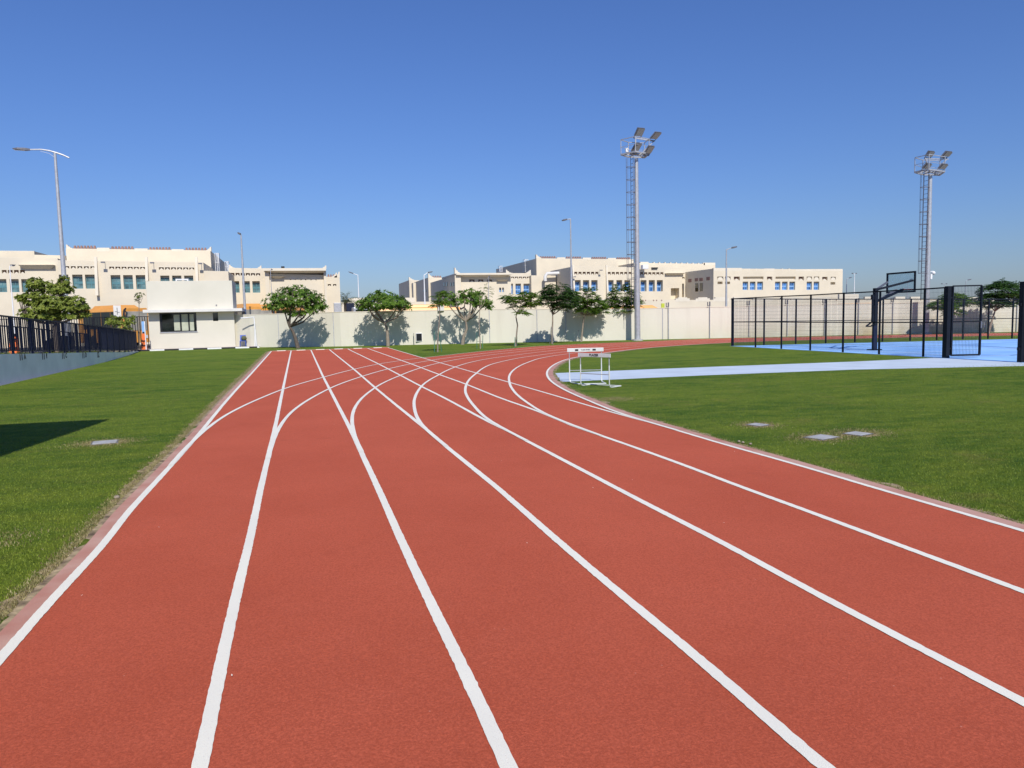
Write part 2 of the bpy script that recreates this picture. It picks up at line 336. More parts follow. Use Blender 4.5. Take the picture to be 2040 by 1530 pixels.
for i in range(1, 8):
    base = RIN + (ROUT-RIN)*(7-i)/6
    if i in (1, 7): CR[i] = base; continue
    th, r = rad_of(CN[i]); b0 = np.interp(th, TH[::-1], base[::-1]); th2 = np.concatenate([[th[0]-.12], th, [R(180), R(181)]]); dv = np.concatenate([[0], r-b0, [RS[i]-base[2]]*2])
    CR[i] = base + smooth(np.interp(TH, th2, dv), 5)
def ribbon(cl, wd, z, jit=.0013, seed=0):
    rr = np.random.default_rng(seed); n = len(cl); P = np.array(cl); d = np.gradient(P, axis=0); d /= np.linalg.norm(d, axis=1)[:, None]
    nrm = np.c_[-d[:, 1], d[:, 0]]; a = P + nrm*(wd/2+rr.normal(0, jit, n))[:, None]; b = P - nrm*(wd/2+rr.normal(0, jit, n))[:, None]
    m = MB()
    for p in a: m.v.append((p[0], p[1], z))
    for p in b: m.v.append((p[0], p[1], z))
    m.f = [(k, k+1, n+k+1, n+k) for k in range(n-1)]; return m
def dense(xs, ys, step=.035, near=9):   # refine the near part so hand-painted edges read
    ys2 = np.concatenate([np.arange(ys[0], near, step), ys[ys >= near]]); return np.c_[np.interp(ys2, ys, xs), ys2]
# red surface: straight part with chute, and the bend, 4 mm apart where they overlap
def strip_between(xa, xb, ys, z, name, m):
    b = MB(); n = len(ys)
    for x, y in zip(xa, ys): b.v.append((x, y, z))
    for x, y in zip(xb, ys): b.v.append((x, y, z))
    b.f = [(k, k+1, n+k+1, n+k) for k in range(n-1)]; return b.build(name, m)
bend = MB(); n = len(TH)
for r in (RIN-.03, ROUT+.06):
    for k in range(n): bend.v.append((cx+r[k]*math.cos(TH[k]), cy+r[k]*math.sin(TH[k]), .006))
bend.f = [(k, k+1, n+k+1, n+k) for k in range(n-1)]
tag(bend.build("running_track", M['track']), kind='structure')
ts = strip_between(LX[1]-.03, LX[7]+.03, YS, .010, "running_track", M['track']); tag(ts, kind='structure')
for i in range(1, 8):
    o = ribbon(dense(LX[i], YS), .07 if i < 7 else .062, .014, seed=i).build("lane_line", M['paint']); tag(o, kind='structure')
    rr = CR[i]; pts = np.c_[cx+rr*np.cos(TH), cy+rr*np.sin(TH)]
    o = ribbon(pts, .066, .018, .0012, seed=20+i).build("lane_line", M['paint']); tag(o, kind='structure')
# pink concrete kerbs along the outer straight, the inner edge and the chute
kx = strip_between(LX[1]-.140, LX[1]-.034, YS, .012, "kerb", M['kerbpink']); tag(kx, kind='structure')
yi = YS[YS < 10.9]; kx = strip_between(LX[7][:len(yi)]+.03, LX[7][:len(yi)]+.17, yi, .012, "kerb", M['kerbpink']); tag(kx, kind='structure')
m_ = MB()
for r in (RIN-.19, RIN-.033):
    for k in range(n): m_.v.append((cx+r[k]*math.cos(TH[k]), cy+r[k]*math.sin(TH[k]), .015))
m_.f = [(k, k+1, n+k+1, n+k) for k in range(n-1)]; tag(m_.build("kerb", M['kerbpink']), kind='structure')
# soil strips with ragged edges
def soil_strip(cl, wa, wb, z, seed):
    rr = np.random.default_rng(seed); P = np.array(cl); d = np.gradient(P, axis=0); d /= np.linalg.norm(d, axis=1)[:, None]; nrm = np.c_[-d[:, 1], d[:, 0]]
    k = len(P); nz = np.convolve(rr.normal(0, 1, k+8), np.hanning(9)/3, 'valid')[:k]; a = P + nrm*wa; b = P + nrm*(wb*(1+.35*nz)+.02*rr.normal(0, 1, k))[:, None]
    m = MB(); m.v = [(p[0], p[1], z) for p in a] + [(p[0], p[1], z) for p in b]; m.f = [(j, j+1, k+j+1, k+j) for j in range(k-1)]; return m
ys3 = np.arange(-8, YEND, .07)
o = soil_strip(np.c_[np.interp(ys3, YS, LX[1]), ys3], .13, .255, .004, 3).build("soil_edge", M['soil']); tag(o, kind='structure')
th3 = np.linspace(R(181), R(60), 900); ri3 = np.interp(th3, TH[::-1], RIN[::-1])
o = soil_strip(np.c_[cx+ri3*np.cos(th3), cy+ri3*np.sin(th3)], -.16, -.25, .0045, 5).build("soil_edge", M['soil']); tag(o, kind='structure')
ys4 = np.arange(-8, 10.9, .07)
o = soil_strip(np.c_[np.interp(ys4, YS, LX[7]), ys4], -.15, -.21, .0035, 6).build("soil_edge", M['soil']); tag(o, kind='structure')
# chute end kerb with white dashes
xa, xb = LX[1][-1]-.1, LX[7][-1]+.1; kb = MB().box(xa, xb, YEND+.02, YEND+.14, 0, .035).build("kerb", M['kerbpink']); tag(kb, kind='structure')
d_ = MB()
for i in range(6):
    xm = (LX[i+1][-1]+LX[i+2][-1])/2; d_.box(xm-.27, xm+.27, YEND+.0, YEND+.165, .0, .045)
d_.build("painted_dash", M['paint'], kb)
# pale path and blue court
CX0 = 22.79
pa = [G(1106, 743.5), G(1400, 731.5), G(1700, 720.5), G(1858, 714)]; pb = [G(2100, 727), G(1700, 736.5), G(1400, 748), G(1118, 761)]
path = MB().poly([(p.x, p.y, .003) for p in [pa[0]]+pa[1:3]+[Vector((22.55, pa[3].y+.15, 0)), Vector((24.0, pb[0].y-.6, 0))]+pb[1:]]).build("path", M['path']); tag(path, kind='structure')
ct = MB().poly([(CX0-.12, 17.2, .007), (62, 14.0, .007), (62, 27.5, .007), (CX0-.12, 36.2, .007)]).build("court", M['court']); tag(ct, kind='structure')
cl = MB()
def court_line(a, b, wd=.05):
    a, b = Vector(a), Vector(b); d = (b-a).normalized(); n_ = Vector((-d.y, d.x, 0))*wd/2; cl.quad((*(a-n_)[:2], .011), (*(b-n_)[:2], .011), (*(b+n_)[:2], .011), (*(a+n_)[:2], .011))
court_line((24.2, 22.2, 0), (55, 17.9, 0)); court_line((24.2, 33.6, 0), (55, 29.4, 0), .05); court_line((24.2, 22.2, 0), (24.2, 33.6, 0)); court_line((24.3, 30.3, 0), (30, 29.7, 0)); court_line((24.3, 25.6, 0), (30, 24.9, 0)); court_line((30, 24.9, 0), (30, 29.7, 0))
tag(cl.build("court_marking", M['paint']), kind='structure')
cl = MB()
for k in range(20):
    a0, a1 = R(-80+8*k), R(-72+8*k); court_line((24.6+6.2*math.cos(a0), 28+6.2*math.sin(a0), 0), (24.6+6.2*math.cos(a1), 28+6.2*math.sin(a1), 0), .07)
o = cl.build("court_marking", M['navy']); tag(o, kind='structure')
for v_ in o.data.vertices: v_.co.z = .015

# grass blades near the camera and along edges
def blades(name, pts, h, m, seed, lean=.9, wd=.0045):
    rr = np.random.default_rng(seed); k = len(pts); a = rr.uniform(0, 2*np.pi, k); hh = h*rr.uniform(.5, 1.2, k); ww = wd*rr.uniform(.7, 1.3, k)
    la = rr.uniform(0, 2*np.pi, k); ll = hh*lean*rr.uniform(.2, 1, k); v = np.zeros((k, 3, 3)); v[:, 0, :2] = pts - np.c_[np.cos(a), np.sin(a)]*ww[:, None]; v[:, 1, :2] = pts + np.c_[np.cos(a), np.sin(a)]*ww[:, None]
    v[:, 2, :2] = pts + np.c_[np.cos(la), np.sin(la)]*ll[:, None]; v[:, 2, 2] = hh; v[:, :2, 2] = -.002
    me = bpy.data.meshes.new(name); me.vertices.add(3*k); me.vertices.foreach_set("co", v.reshape(-1)); me.loops.add(3*k); me.loops.foreach_set("vertex_index", np.arange(3*k))
    me.polygons.add(k); me.polygons.foreach_set("loop_start", np.arange(0, 3*k, 3)); me.polygons.foreach_set("loop_total", np.full(k, 3)); me.update(calc_edges=True); me.materials.append(m)
    o = bpy.data.objects.new(name, me); C.objects.link(o); return tag(o, "short mown turf blades covering the lawn" if m is M['blade'] else "dry straw coloured blades along the track kerb", "grass", kind='stuff')
def in_view(p, mar=.05):
    d = np.c_[p, np.zeros(len(p))-EYE]; z = d @ np.array(FW); x = d @ np.array(RT)/z; y = d @ np.array(UP)/z
    return (z > .5) & (abs(x) < .684+mar) & (abs(y) < .513+mar)
def scatter(x0, x1, y0, y1, k, dens_pow, seed, keep):
    rr = np.random.default_rng(seed); out = []
    u = rr.uniform(0, 1, k); y = (y0**(-dens_pow) + u*(y1**(-dens_pow)-y0**(-dens_pow)))**(-1/dens_pow); x = rr.uniform(x0, x1, k); p = np.c_[x, y]
    return p[in_view(p) & keep(p)]
SH = [G(1510, 847), G(1637, 872), G(1708, 865), G(208, 882)]
def off_covers(p): return np.all([np.hypot(p[:, 0]-c.x, p[:, 1]-c.y) > .17 for c in SH], axis=0)
pL = scatter(-9.2, -1.99, 4, 40, 330000, .8, 11, lambda p: (p[:, 0] < np.interp(p[:, 1], YS, LX[1])-.25) & off_covers(p))
def inf_keep(p):
    r = np.hypot(p[:, 0]-cx, p[:, 1]-cy); th = np.arctan2(p[:, 1]-cy, p[:, 0]-cx) % (2*np.pi)
    ok = np.where(p[:, 1] > cy, r < np.interp(th, TH[::-1], RIN[::-1])-.22, p[:, 0] > 5.62+.20)
    pathy = (p[:, 1] < 23.1-(p[:, 0]-8)*.07+.1) & (p[:, 1] > 19.6-(p[:, 0]-8)*.07-.0) & (p[:, 0] > 7)
    return ok & ~pathy & (p[:, 0] < CX0-.2) & off_covers(p)
pR = scatter(5.8, 24, 4.5, 36, 380000, .8, 12, inf_keep)
blades("lawn_grass", np.r_[pL, pR], .017, M['blade'], 1)
k = 34000; yy = 3+rng.uniform(0, 1, k)**1.6*45; xx = np.interp(yy, YS, LX[1])-.20-abs(rng.normal(0, .065, k))
ri = 3500; ya = rng.uniform(-2, 11, ri); xa_ = 5.63+.21+abs(rng.normal(0, .04, ri)); tb = rng.uniform(R(120), R(180), 5000); rb_ = np.interp(tb, TH[::-1], RIN[::-1])-.23-abs(rng.normal(0, .05, 5000))
dp = [np.c_[xx, yy], np.c_[xa_, ya], np.c_[cx+rb_*np.cos(tb), cy+rb_*np.sin(tb)]]
for (px, py, rx, ry, kk) in ((208, 882, .5, .4, 3200), (1510, 847, .36, .36, 1800), (1637, 872, .5, .4, 2400), (1712, 863, .5, .4, 2600), (1222, 795, .5, .45, 1400), (-5, 1078, .35, .35, 900)):
    c = G(px, py); q = rng.normal(0, .5, (kk, 2)); q = q[(np.hypot(q[:, 0], q[:, 1]) > .2)] if px != 1222 else q; dp.append(np.c_[c.x+q[:, 0]*rx, c.y+q[:, 1]*ry])
dp = np.concatenate(dp); dp = dp[off_covers(dp) | (dp[:, 1] > 30)]
blades("dry_grass", dp, .022, M['straw'], 2, .9)
# scattered leaf litter on the track
lt = MB()
for k in range(22):
    x = rng.uniform(-1.6, 5.5); y = 2.6+rng.uniform(0, 1)**1.7*20; s = rng.uniform(.002, .006); a = rng.uniform(0, 3.1); c, s_ = math.cos(a)*s, math.sin(a)*s
    lt.poly([(x-c*1.6, y-s_*1.6, .021), (x+s_*.7, y-c*.7, .023), (x+c*1.6, y+s_*1.6, .026), (x-s_*.7, y+c*.7, .023)])
o = lt.build("leaf_litter", M['flower']); tag(o, "tiny pale leaf bits scattered on the red track", "litter", kind='stuff')
# pebbles in the soil edge
pb_ = MB()
for k in range(70):
    y = 3+rng.uniform(0, 1)**1.5*30; x = np.interp(y, YS, LX[1])-.26+rng.normal(0, .045); pb_.ball((x, y, .006), rng.uniform(.004, .011), 6, 4, .6)
c = G(233, 994); pb_.ball((c.x, c.y, .02), .030, 9, 6, .7)
for px, py in ((1480, 884), (1495, 887), (1472, 882)): c = G(px, py); pb_.ball((c.x, c.y, .02), .022, 8, 5, .7)
o = pb_.build("pebbles", M['stone'], smooth=True); tag(o, "small stones lying in the dry soil beside the kerb", "stones", kind='stuff')

# ================================================================== utility covers in the lawn
def cover(px, py, sx, sy, rz, lab):
    c = G(px, py); rr_ = random.Random(px); pd = MB().poly([(c.x+(sx*.5+.10+rr_.uniform(-.06, .09))*math.cos(a_), c.y+(sy*.5+.10+rr_.uniform(-.06, .09))*math.sin(a_), .002) for a_ in np.linspace(0, 6.1, 22)]).build("bare_soil", M['soil']); tag(pd, kind='structure'); t = empty("utility_cover", (c.x, c.y, 0), lab, "utility cover", "concrete utility covers set in the lawn")
    MB().cbox((c.x, c.y, .006), sx+.05, sy+.05, .012, rz).build("frame", M['galvd'], t, bevel=.004)
    MB().cbox((c.x, c.y, .009), sx, sy, .016, rz).build("lid", M['coverc'], t, bevel=.006)
cover(209, 882, .34, .32, .15, "grey square utility cover in the lawn beside the ramp wall")
cover(1510, 847, .22, .24, .3, "smallest grey cover in the lawn nearest the hurdles")
cover(1637, 872, .38, .28, .3, "widest grey cover in the right lawn, closest to the track")
cover(1709, 865, .28, .26, .3, "grey cover in the right lawn just behind the widest cover")

# ================================================================== boundary wall
def wall_pt(px):
    best = None
    for (a, b) in zip(WL[:-1], WL[1:]):
        p = PP(px, 690, a, b)
        if a[0]-1e-6 <= p.x <= b[0]+1e-6: best = (p, a, b)
    return best or (PP(px, 690, WL[-2], WL[-1]), WL[-2], WL[-1])
def wz(x): return float(np.interp(x, [-4, 2.9, 13.3, 23, 30, 39, 50, 64], [2.42, 2.44, 2.40, 2.23, 2.22, 2.25, 2.2, 2.15]))
W1 = empty("boundary_wall", (WL[0][0], WL[0][1], 0), "long cream rendered boundary wall with vertical joints behind the trees", "wall")
for k, (a, b) in enumerate(zip(WL[:-1], WL[1:])):
    d = Vector((b[0]-a[0], b[1]-a[1], 0)).normalized(); nn = Vector((-d.y, d.x, 0))*.2
    A = [Vector((*a, -.05)), Vector((*b, -.05)), Vector((*b, -.05))+nn, Vector((*a, -.05))+nn]
    T = [Vector((p.x, p.y, wz(p.x if j in (0, 1) else (a[0] if j == 3 else b[0])))) for j, p in enumerate(A)]
    MB().hexa(A, T).build("wall_panel", M['bwall'], W1)
    n2 = Vector((-d.y, d.x, 0))
    Ac = [Vector((*a, wz(a[0]))) - n2*.02, Vector((*b, wz(b[0]))) - n2*.02, Vector((*b, wz(b[0])))+n2*.22, Vector((*a, wz(a[0])))+n2*.22]
    MB().hexa([p+Vector((0, 0, .002)) for p in Ac], [p+Vector((0, 0, .045)) for p in Ac]).build("coping", M['cream2'], W1)
jn = MB()
for px in (556.5, 666, 976, 1070.5, 1128, 1320):
    p, a, b = wall_pt(px); jn.beam((p.x, p.y-.012, 0.01), (p.x, p.y-.012, wz(p.x)-.01), .05, .03)
jn.build("joint", M['galv'], W1)
for i, px in enumerate((1331, 1413, 1491, 1567, 1641, 1708, 1776, 2022)):
    p, a, b = wall_pt(px); t = empty("conduit_post", (p.x, p.y-.06, 0), ["thin grey conduit post with forked bracket on boundary wall, %s" % s for s in
        ("nearest the floodlight mast", "second along from the mast", "seen first through the court mesh", "second behind the court mesh", "third behind the court mesh", "just before the hoop pole", "just after the hoop pole", "behind the open gateway")][i], "post", "conduit posts along the boundary wall")
    MB().tube([(p.x, p.y-.06, 0), (p.x, p.y-.06, wz(p.x)+.1)], .032, 6).build("pipe", M['galv'], t)
    MB().beam((p.x-.18, p.y-.06, wz(p.x)+.12), (p.x+.03, p.y-.06, wz(p.x)+.12), .05).beam((p.x-.17, p.y-.06, wz(p.x)+.12), (p.x-.17, p.y-.06, wz(p.x)+.40), .05).beam((p.x, p.y-.06, wz(p.x)+.12), (p.x, p.y-.06, wz(p.x)+.42), .07).build("bracket", M['galvd'], t)
p, a, b = wall_pt(835)
vt = empty("wall_vent", (p.x, p.y-.05, .3), "small dark louvred vent low on the boundary wall", "vent")
z0, z1 = PP(835, 679, a, b).z, PP(835, 664.5, a, b).z; MB().box(p.x-.23, p.x+.23, p.y-.10, p.y-.02, z0-.04, z1+.04).build("frame", M['white'], vt)
mm = MB()
for k in range(6): mm.box(p.x-.19, p.x+.19, p.y-.13, p.y-.101, z0+(z1-z0)*k/6+.01, z0+(z1-z0)*(k+.7)/6)
mm.build("louvre", M['dark'], vt)
MB().box(p.x-.2, p.x+.2, p.y-.108, p.y-.1005, z0, z1).build("opening", M['black'], vt)
p, a, b = wall_pt(824); o = MB().tube([(p.x, p.y-.25, 0), (p.x, p.y-.25, .85)], .018, 6).build("metal_stake", M['galvd']); tag(o, "thin metal stake standing beside the louvred vent", "stake")
p, a, b = wall_pt(880); o = MB().cbox((p.x, p.y-.02, wz(p.x)+.18), .45, .34, .4).build("wall_box", M['housew'], bevel=.02); tag(o, "small white box on top of the boundary wall", "box")
p, a, b = wall_pt(705); o = MB().cbox((p.x-1.0, p.y+.9, wz(p.x)+.25), .5, .4, .9).build("cabinet", M['galv'], bevel=.02); tag(o, "small grey cabinet behind the wall near the palm", "cabinet")

# ================================================================== trees
def leafquad(m, p, d, n_, L, Wd, droop=.25):
    d = d.normalized(); s = d.cross(n_).normalized()*Wd/2; up = s.cross(d).normalized()
    q = p + d*L*.5 + up*L*.05; e = p + d*L - up*L*droop
    k = len(m.v); m.v += [tuple(p), tuple(q+s), tuple(e), tuple(q-s)]; m.f.append((k, k+1, k+2, k+3))
def rosette(m, p, ax, k, L, Wd, rr):
    ax = ax.normalized(); a = ax.orthogonal().normalized(); b = ax.cross(a); ph = rr.uniform(0, 6.28)
    for i in range(k):
        t = ph+2.4*i; el = rr.uniform(.0, .95); d = (a*math.cos(t)+b*math.sin(t))*math.cos(el)+ax*math.sin(el)
        leafquad(m, p, d, ax, L*rr.uniform(.75, 1.2), Wd*rr.uniform(.8, 1.2), rr.uniform(.05, .35))
def frond(m, p, d, L, k, rr, lw):
    d = d.normalized(); s = d.cross(Vector((0, 0, 1)));
    if s.length < .1: s = Vector((1, 0, 0))
    s.normalize()
    for i in range(k):
        t = (i+1)/k; q = p + d*L*t + Vector((0, 0, -.38*L*t*t))
        for sg in (-1, 1):
            dd = (s*sg + d*.45 + Vector((0, 0, rr.uniform(-.45, .1)))).normalized()
            leafquad(m, q, dd, Vector((0, 0, 1)), L*.36*(1.15-.5*t), lw, .2)
def tree(name, label, group, base, trunk, blobs, leaf, style, bark, n_tips, tipk=10, L=.26, Wd=.085, seed=1, flowers=0, limbs=5, r0=.09, cat="tree"):
    """trunk: list of world points; blobs: [(centre, rx, ry, rz, weight)]"""
    rr = random.Random(seed); t = empty(name, tuple(base), label, cat, group)
    tr = MB(); kk = len(trunk); tr.tube([Vector(base)-Vector((0, 0, .05))]+[Vector(p) for p in trunk], [r0*1.25]+[r0*(1-.38*i/max(1, kk-1)) for i in range(kk)], 9)
    fork = Vector(trunk[-1]); lp = []
    wsum = sum(b[4] for b in blobs)
    tips = []
    for (c, rx, ry, rz, wgt) in blobs:
        c = Vector(c)
        for _ in range(max(3, int(n_tips*wgt/wsum))):
            u = Vector((rr.gauss(0, 1), rr.gauss(0, 1), rr.gauss(0, 1))).normalized(); s = rr.uniform(.55, 1.0)**.6
            if u.z < -.35: u.z *= .5
            p = c + Vector((u.x*rx, u.y*ry, u.z*rz))*s*rr.uniform(.85, 1.08); tips.append((p, (u*.8+Vector((0, 0, .55))).normalized(), c))
    for li in range(limbs):
        b = blobs[li % len(blobs)]; c = Vector(b[0]); a = 6.28*li/limbs+rr.uniform(-.4, .4)
        e = c + Vector((math.cos(a)*b[1]*.62, math.sin(a)*b[2]*.62, b[3]*rr.uniform(-.35, .35)))
        mid = fork.lerp(e, .5) + Vector((math.cos(a)*.12*b[1], math.sin(a)*.12*b[1], -.10*(e-fork).length+rr.uniform(-.05, .1)))
        pts = [fork, fork.lerp(mid, .55)+Vector((rr.uniform(-.04, .04), rr.uniform(-.04, .04), -.02)), mid, mid.lerp(e, .5)+Vector((rr.uniform(-.06, .06), rr.uniform(-.06, .06), .03)), e]
        tr.tube(pts, [r0*.62, r0*.52, r0*.42, r0*.33, r0*.2], 7); lp += [(q, i) for i, q in enumerate(pts[1:])] + [(mid.lerp(e, .75), 3)]
    cr = MB(); fl = MB()
    for (p, ax, c) in tips:
        q = min(lp, key=lambda z: (z[0]-p).length)[0]
        if rr.random() < .55: tr.tube([q, q.lerp(p, .5)+Vector((0, 0, -.08*(p-q).length)), p], [r0*.2, r0*.14, r0*.09], 4, cap=False)
        if style == 'rosette': rosette(cr, p, ax, int(tipk*rr.uniform(.6, 1.3)), L, Wd, rr)
        else:
            for _ in range(2):
                d = (Vector((ax.x, ax.y, .15))+Vector((rr.uniform(-.7, .7), rr.uniform(-.7, .7), rr.uniform(-.2, .3)))).normalized(); frond(cr, p, d, L*rr.uniform(.7, 1.2), tipk, rr, Wd)
    for _ in range(flowers):
        p, ax, c = rr.choice(tips)
        if ax.z < .3: continue
        q = p+ax*L*.5
        for j in range(9): rosette(fl, q+Vector((rr.uniform(-.05, .05), rr.uniform(-.05, .05), rr.uniform(-.03, .03))), ax, 3, .07, .06, rr)
    tr.build("trunk", bark, t, smooth=True); cr.build("crown", leaf, t)
    if fl.v: fl.build("blossom", M['flower'], t)
    return t
def tree_px(name, label, group, bpx, Yb, trunk_px, blobs_px, **kw):
    """base on the ground at depth plane Yb, outline points read in the photo on that plane; blobs (px,py,rx,rz,dy,weight) in px"""
    base = PY(bpx[0], bpx[1], Yb); base.z = kw.pop('bz', 0.0); s = SCL(base)
    tp = [PY(a, b, Yb) for a, b in trunk_px]
    bl = []
    for (a, b, rx, rz, dy, wgt) in blobs_px:
        c = PY(a, b, Yb+dy); bl.append((c, rx/s, rx/s, rz/s*(1.25 if kw.get('style') == 'frond' else 1.0), wgt))
    return tree(name, label, group, base, tp, bl, **kw)
GT = "trees along the boundary wall"
def wallY(px): return wall_pt(px)[0].y
tree_px("frangipani_tree", "leafy frangipani with white blossoms and leaning trunk near the gatehouse", GT, (594, 690), wallY(594)-3.5,
  [(588, 672), (583, 660), (577, 651)], [(588, 598, 50, 25, 0, 5), (548, 606, 25, 22, -.3, 1.4), (628, 607, 24, 26, .2, 1.6), (598, 622, 34, 14, 0, 1.2), (640, 614, 14, 13, .3, .5), (588, 582, 28, 13, 0, 1)], leaf=M['leafA'], style='rosette', bark=M['bark'], n_tips=360, tipk=12, seed=4, flowers=16, limbs=7, r0=.12)
tree_px("frangipani_tree", "round topped frangipani with pale forked trunk, middle of three beside the wall vent", GT, (773, 687), wallY(773)-2.0,
  [(772, 668), (770, 652), (766, 643)], [(766, 606, 52, 19, 0, 5), (728, 610, 22, 14, .2, 1), (800, 610, 22, 14, -.2, 1), (764, 592, 32, 13, 0, 1.4)], leaf=M['leafY'] if False else M['leafA'], style='rosette', bark=M['barkl'], n_tips=330, tipk=11, L=.25, seed=9, flowers=6, limbs=7, r0=.11)
tree_px("frangipani_tree", "sparse open frangipani with bare twisting limbs between the two staked saplings", GT, (921, 685), wallY(921)-2.0,
  [(924, 670), (930, 655), (928, 640)], [(922, 598, 26, 18, 0, 2), (888, 600, 20, 20, .3, 1.7), (956, 602, 20, 20, -.3, 1.8), (936, 588, 20, 12, .1, 1), (972, 610, 10, 12, 0, .5)], leaf=M['leafA'], style='rosette', bark=M['barkl'], n_tips=190, tipk=10, L=.26, seed=12, limbs=9, r0=.11)
tree_px("poinciana_tree", "light open flat layered tree with thin curved trunk and green stakes", GT, (1027, 690), G(1027, 690).y,
  [(1029, 668), (1031, 648), (1028, 632), (1029, 622)], [(1028, 599, 22, 6, 0, 1), (1050, 590, 20, 7, .3, 1), (1014, 594, 12, 5, -.2, .5), (1062, 604, 13, 6, .1, .6), (1040, 622, 10, 6, -.3, .4), (1040, 608, 20, 6, .2, .6)], leaf=M['leafC'], style='frond', bark=M['barkl'], n_tips=190, tipk=7, L=.40, Wd=.075, seed=21, limbs=6, r0=.05)
tree_px("poinciana_tree", "darkest dense tree with bushy crown and three thin stakes round its trunk", GT, (1100, 685), G(1100, 685).y,
  [(1100, 660), (1101, 640), (1101, 627)], [(1112, 588, 28, 18, 0, 3), (1092, 600, 14, 13, .3, 1), (1130, 602, 22, 19, -.3, 2), (1118, 613, 18, 10, 0, .8), (1095, 580, 12, 10, .2, .8)], leaf=M['leafD'], style='frond', bark=M['barkl'], n_tips=400, tipk=7, L=.40, Wd=.085, seed=22, limbs=7, r0=.06)
tree_px("poinciana_tree", "green spreading tree with slanted trunk between the darkest tree and the mast tree", GT, (1158, 680), G(1158, 681).y,
  [(1160, 660), (1162, 640), (1164, 628)], [(1166, 594, 24, 18, 0, 2.2), (1186, 610, 22, 12, .2, 1.6), (1152, 606, 14, 14, -.2, 1), (1197, 620, 12, 8, 0, .6), (1164, 617, 16, 8, 0, .7)], leaf=M['leafC'], style='frond', bark=M['barkl'], n_tips=330, tipk=7, L=.40, Wd=.085, seed=23, limbs=7, r0=.06)
tree_px("poinciana_tree", "round dense green tree beside the floodlight mast ladder", GT, (1229, 677), G(1229, 677.5).y,
  [(1230, 658), (1231, 640), (1232, 626)], [(1241, 592, 28, 22, 0, 3.4), (1220, 606, 14, 13, .2, 1.3), (1258, 606, 16, 14, -.2, 1.2), (1240, 618, 22, 8, 0, .9), (1268, 602, 8, 6, -.5, .3)], leaf=M['leafC'], style='frond', bark=M['barkl'], n_tips=340, tipk=7, L=.40, Wd=.085, seed=24, limbs=7, r0=.06)
tree_px("poinciana_tree", "wide loose tree behind the mesh gate leaf", "trees behind the court", (1893, 665.5), G(1893, 666.5).y,
  [(1893, 650), (1895, 632)], [(1878, 610, 22, 10, 0, 2), (1906, 603, 20, 14, .3, 2), (1932, 601, 18, 7, 0, 1), (1895, 592, 14, 8, 0, .8), (1900, 622, 12, 7, 0, .5)], leaf=M['leafC'], style='frond', bark=M['barkl'], n_tips=360, tipk=7, L=.42, Wd=.08, seed=25, limbs=7, r0=.06)
tree_px("poinciana_tree", "dark round tree with leaning trunk seen through the open gateway", "trees behind the court", (1969, 663.5), G(1969, 665).y,
  [(1974, 645), (1979, 630), (1982, 620)], [(1992, 583, 32, 17, 0, 3), (1975, 598, 18, 12, 0, 1.2), (2012, 598, 18, 12, .2, 1.2), (2000, 568, 16, 8, 0, .8), (1988, 608, 22, 7, 0, .8), (2026, 570, 8, 5, 0, .2)], leaf=M['leafD'], style='frond', bark=M['barkl'], n_tips=480, tipk=7, L=.44, Wd=.085, seed=26, limbs=7, r0=.07)
# saplings
sp = G(872, 701.5); tree_px("sapling", "thin staked sapling with red tinged stem and sparse top leaves", "staked saplings", (872, 701.5), sp.y,
  [(872, 680), (874, 655), (876, 625), (876, 606)], [(878, 596, 13, 14, 0, 1.5), (870, 606, 8, 6, 0, .5)], leaf=M['leafC'], style='frond', bark=M['barkl'], n_tips=50, tipk=6, L=.34, Wd=.06, seed=31, limbs=3, r0=.035, cat="sapling")
sp = G(957, 695); tree_px("sapling", "pale stemmed sapling with wispy leaves rising above the sparse frangipani", "staked saplings", (957, 695), sp.y,
  [(956, 670), (954, 640), (956, 615)], [(960, 585, 18, 14, 0, .8), (968, 572, 8, 5, 0, .35)], leaf=M['leafC'], style='frond', bark=M['barkl'], n_tips=18, tipk=5, L=.28, Wd=.035, seed=32, limbs=3, r0=.03, cat="sapling")
def stakes(bases, top, lab, m=M['stake'], tie=None):
    cs = [G(a, b) for a, b in bases]; c0 = sum(cs, Vector())/len(cs); t = empty("tree_stakes", (c0.x, c0.y, 0), lab, "stakes", "support stakes round young trees")
    for (a, b), c, tp in zip(bases, cs, top):
        e = PY(tp[0], tp[1], c.y+(c0.y-c.y)*.6); MB().tube([(c.x, c.y, 0), e], .018, 6).build("stake", m, t)
    if tie:
        A = PY(tie[0], tie[2], c0.y); B = PY(tie[1], tie[2], c0.y); MB().beam(A, B, .02).build("tie", M['galvd'], t)
stakes([(865.5, 702), (880, 701)], [(865, 659), (874, 655)], "green stakes with crossbar round the red tinged sapling", tie=(865, 878, 677))
stakes([(950, 694.5), (961, 694)], [(950, 660), (962, 668)], "green stakes round the pale stemmed sapling", tie=(950, 961, 680))
stakes([(1025, 691), (1030, 690)], [(1026, 672), (1030, 670)], "short green stakes at the base of the flat layered tree")
stakes([(1095, 685.5), (1101.5, 686)], [(1098, 651), (1100, 652)], "thin dark stakes tied round the darkest tree", M['galvd'])
stakes([(1151.5, 680.5)], [(1152, 658)], "single dark stake left beside the slanted trunk", M['galvd'])
stakes([(1959, 664), (1978, 663)], [(1965, 640), (1974, 644)], "thin stakes supporting the leaning trunk beyond the gateway", M['galvd'])

# ================================================================== ramp wall, railings and things behind (left)
RA = [G(-330, 868), G(-120, 804), G(0, 770), G(100, 746), G(200, 722), G(250, 709), G(285, 700)]
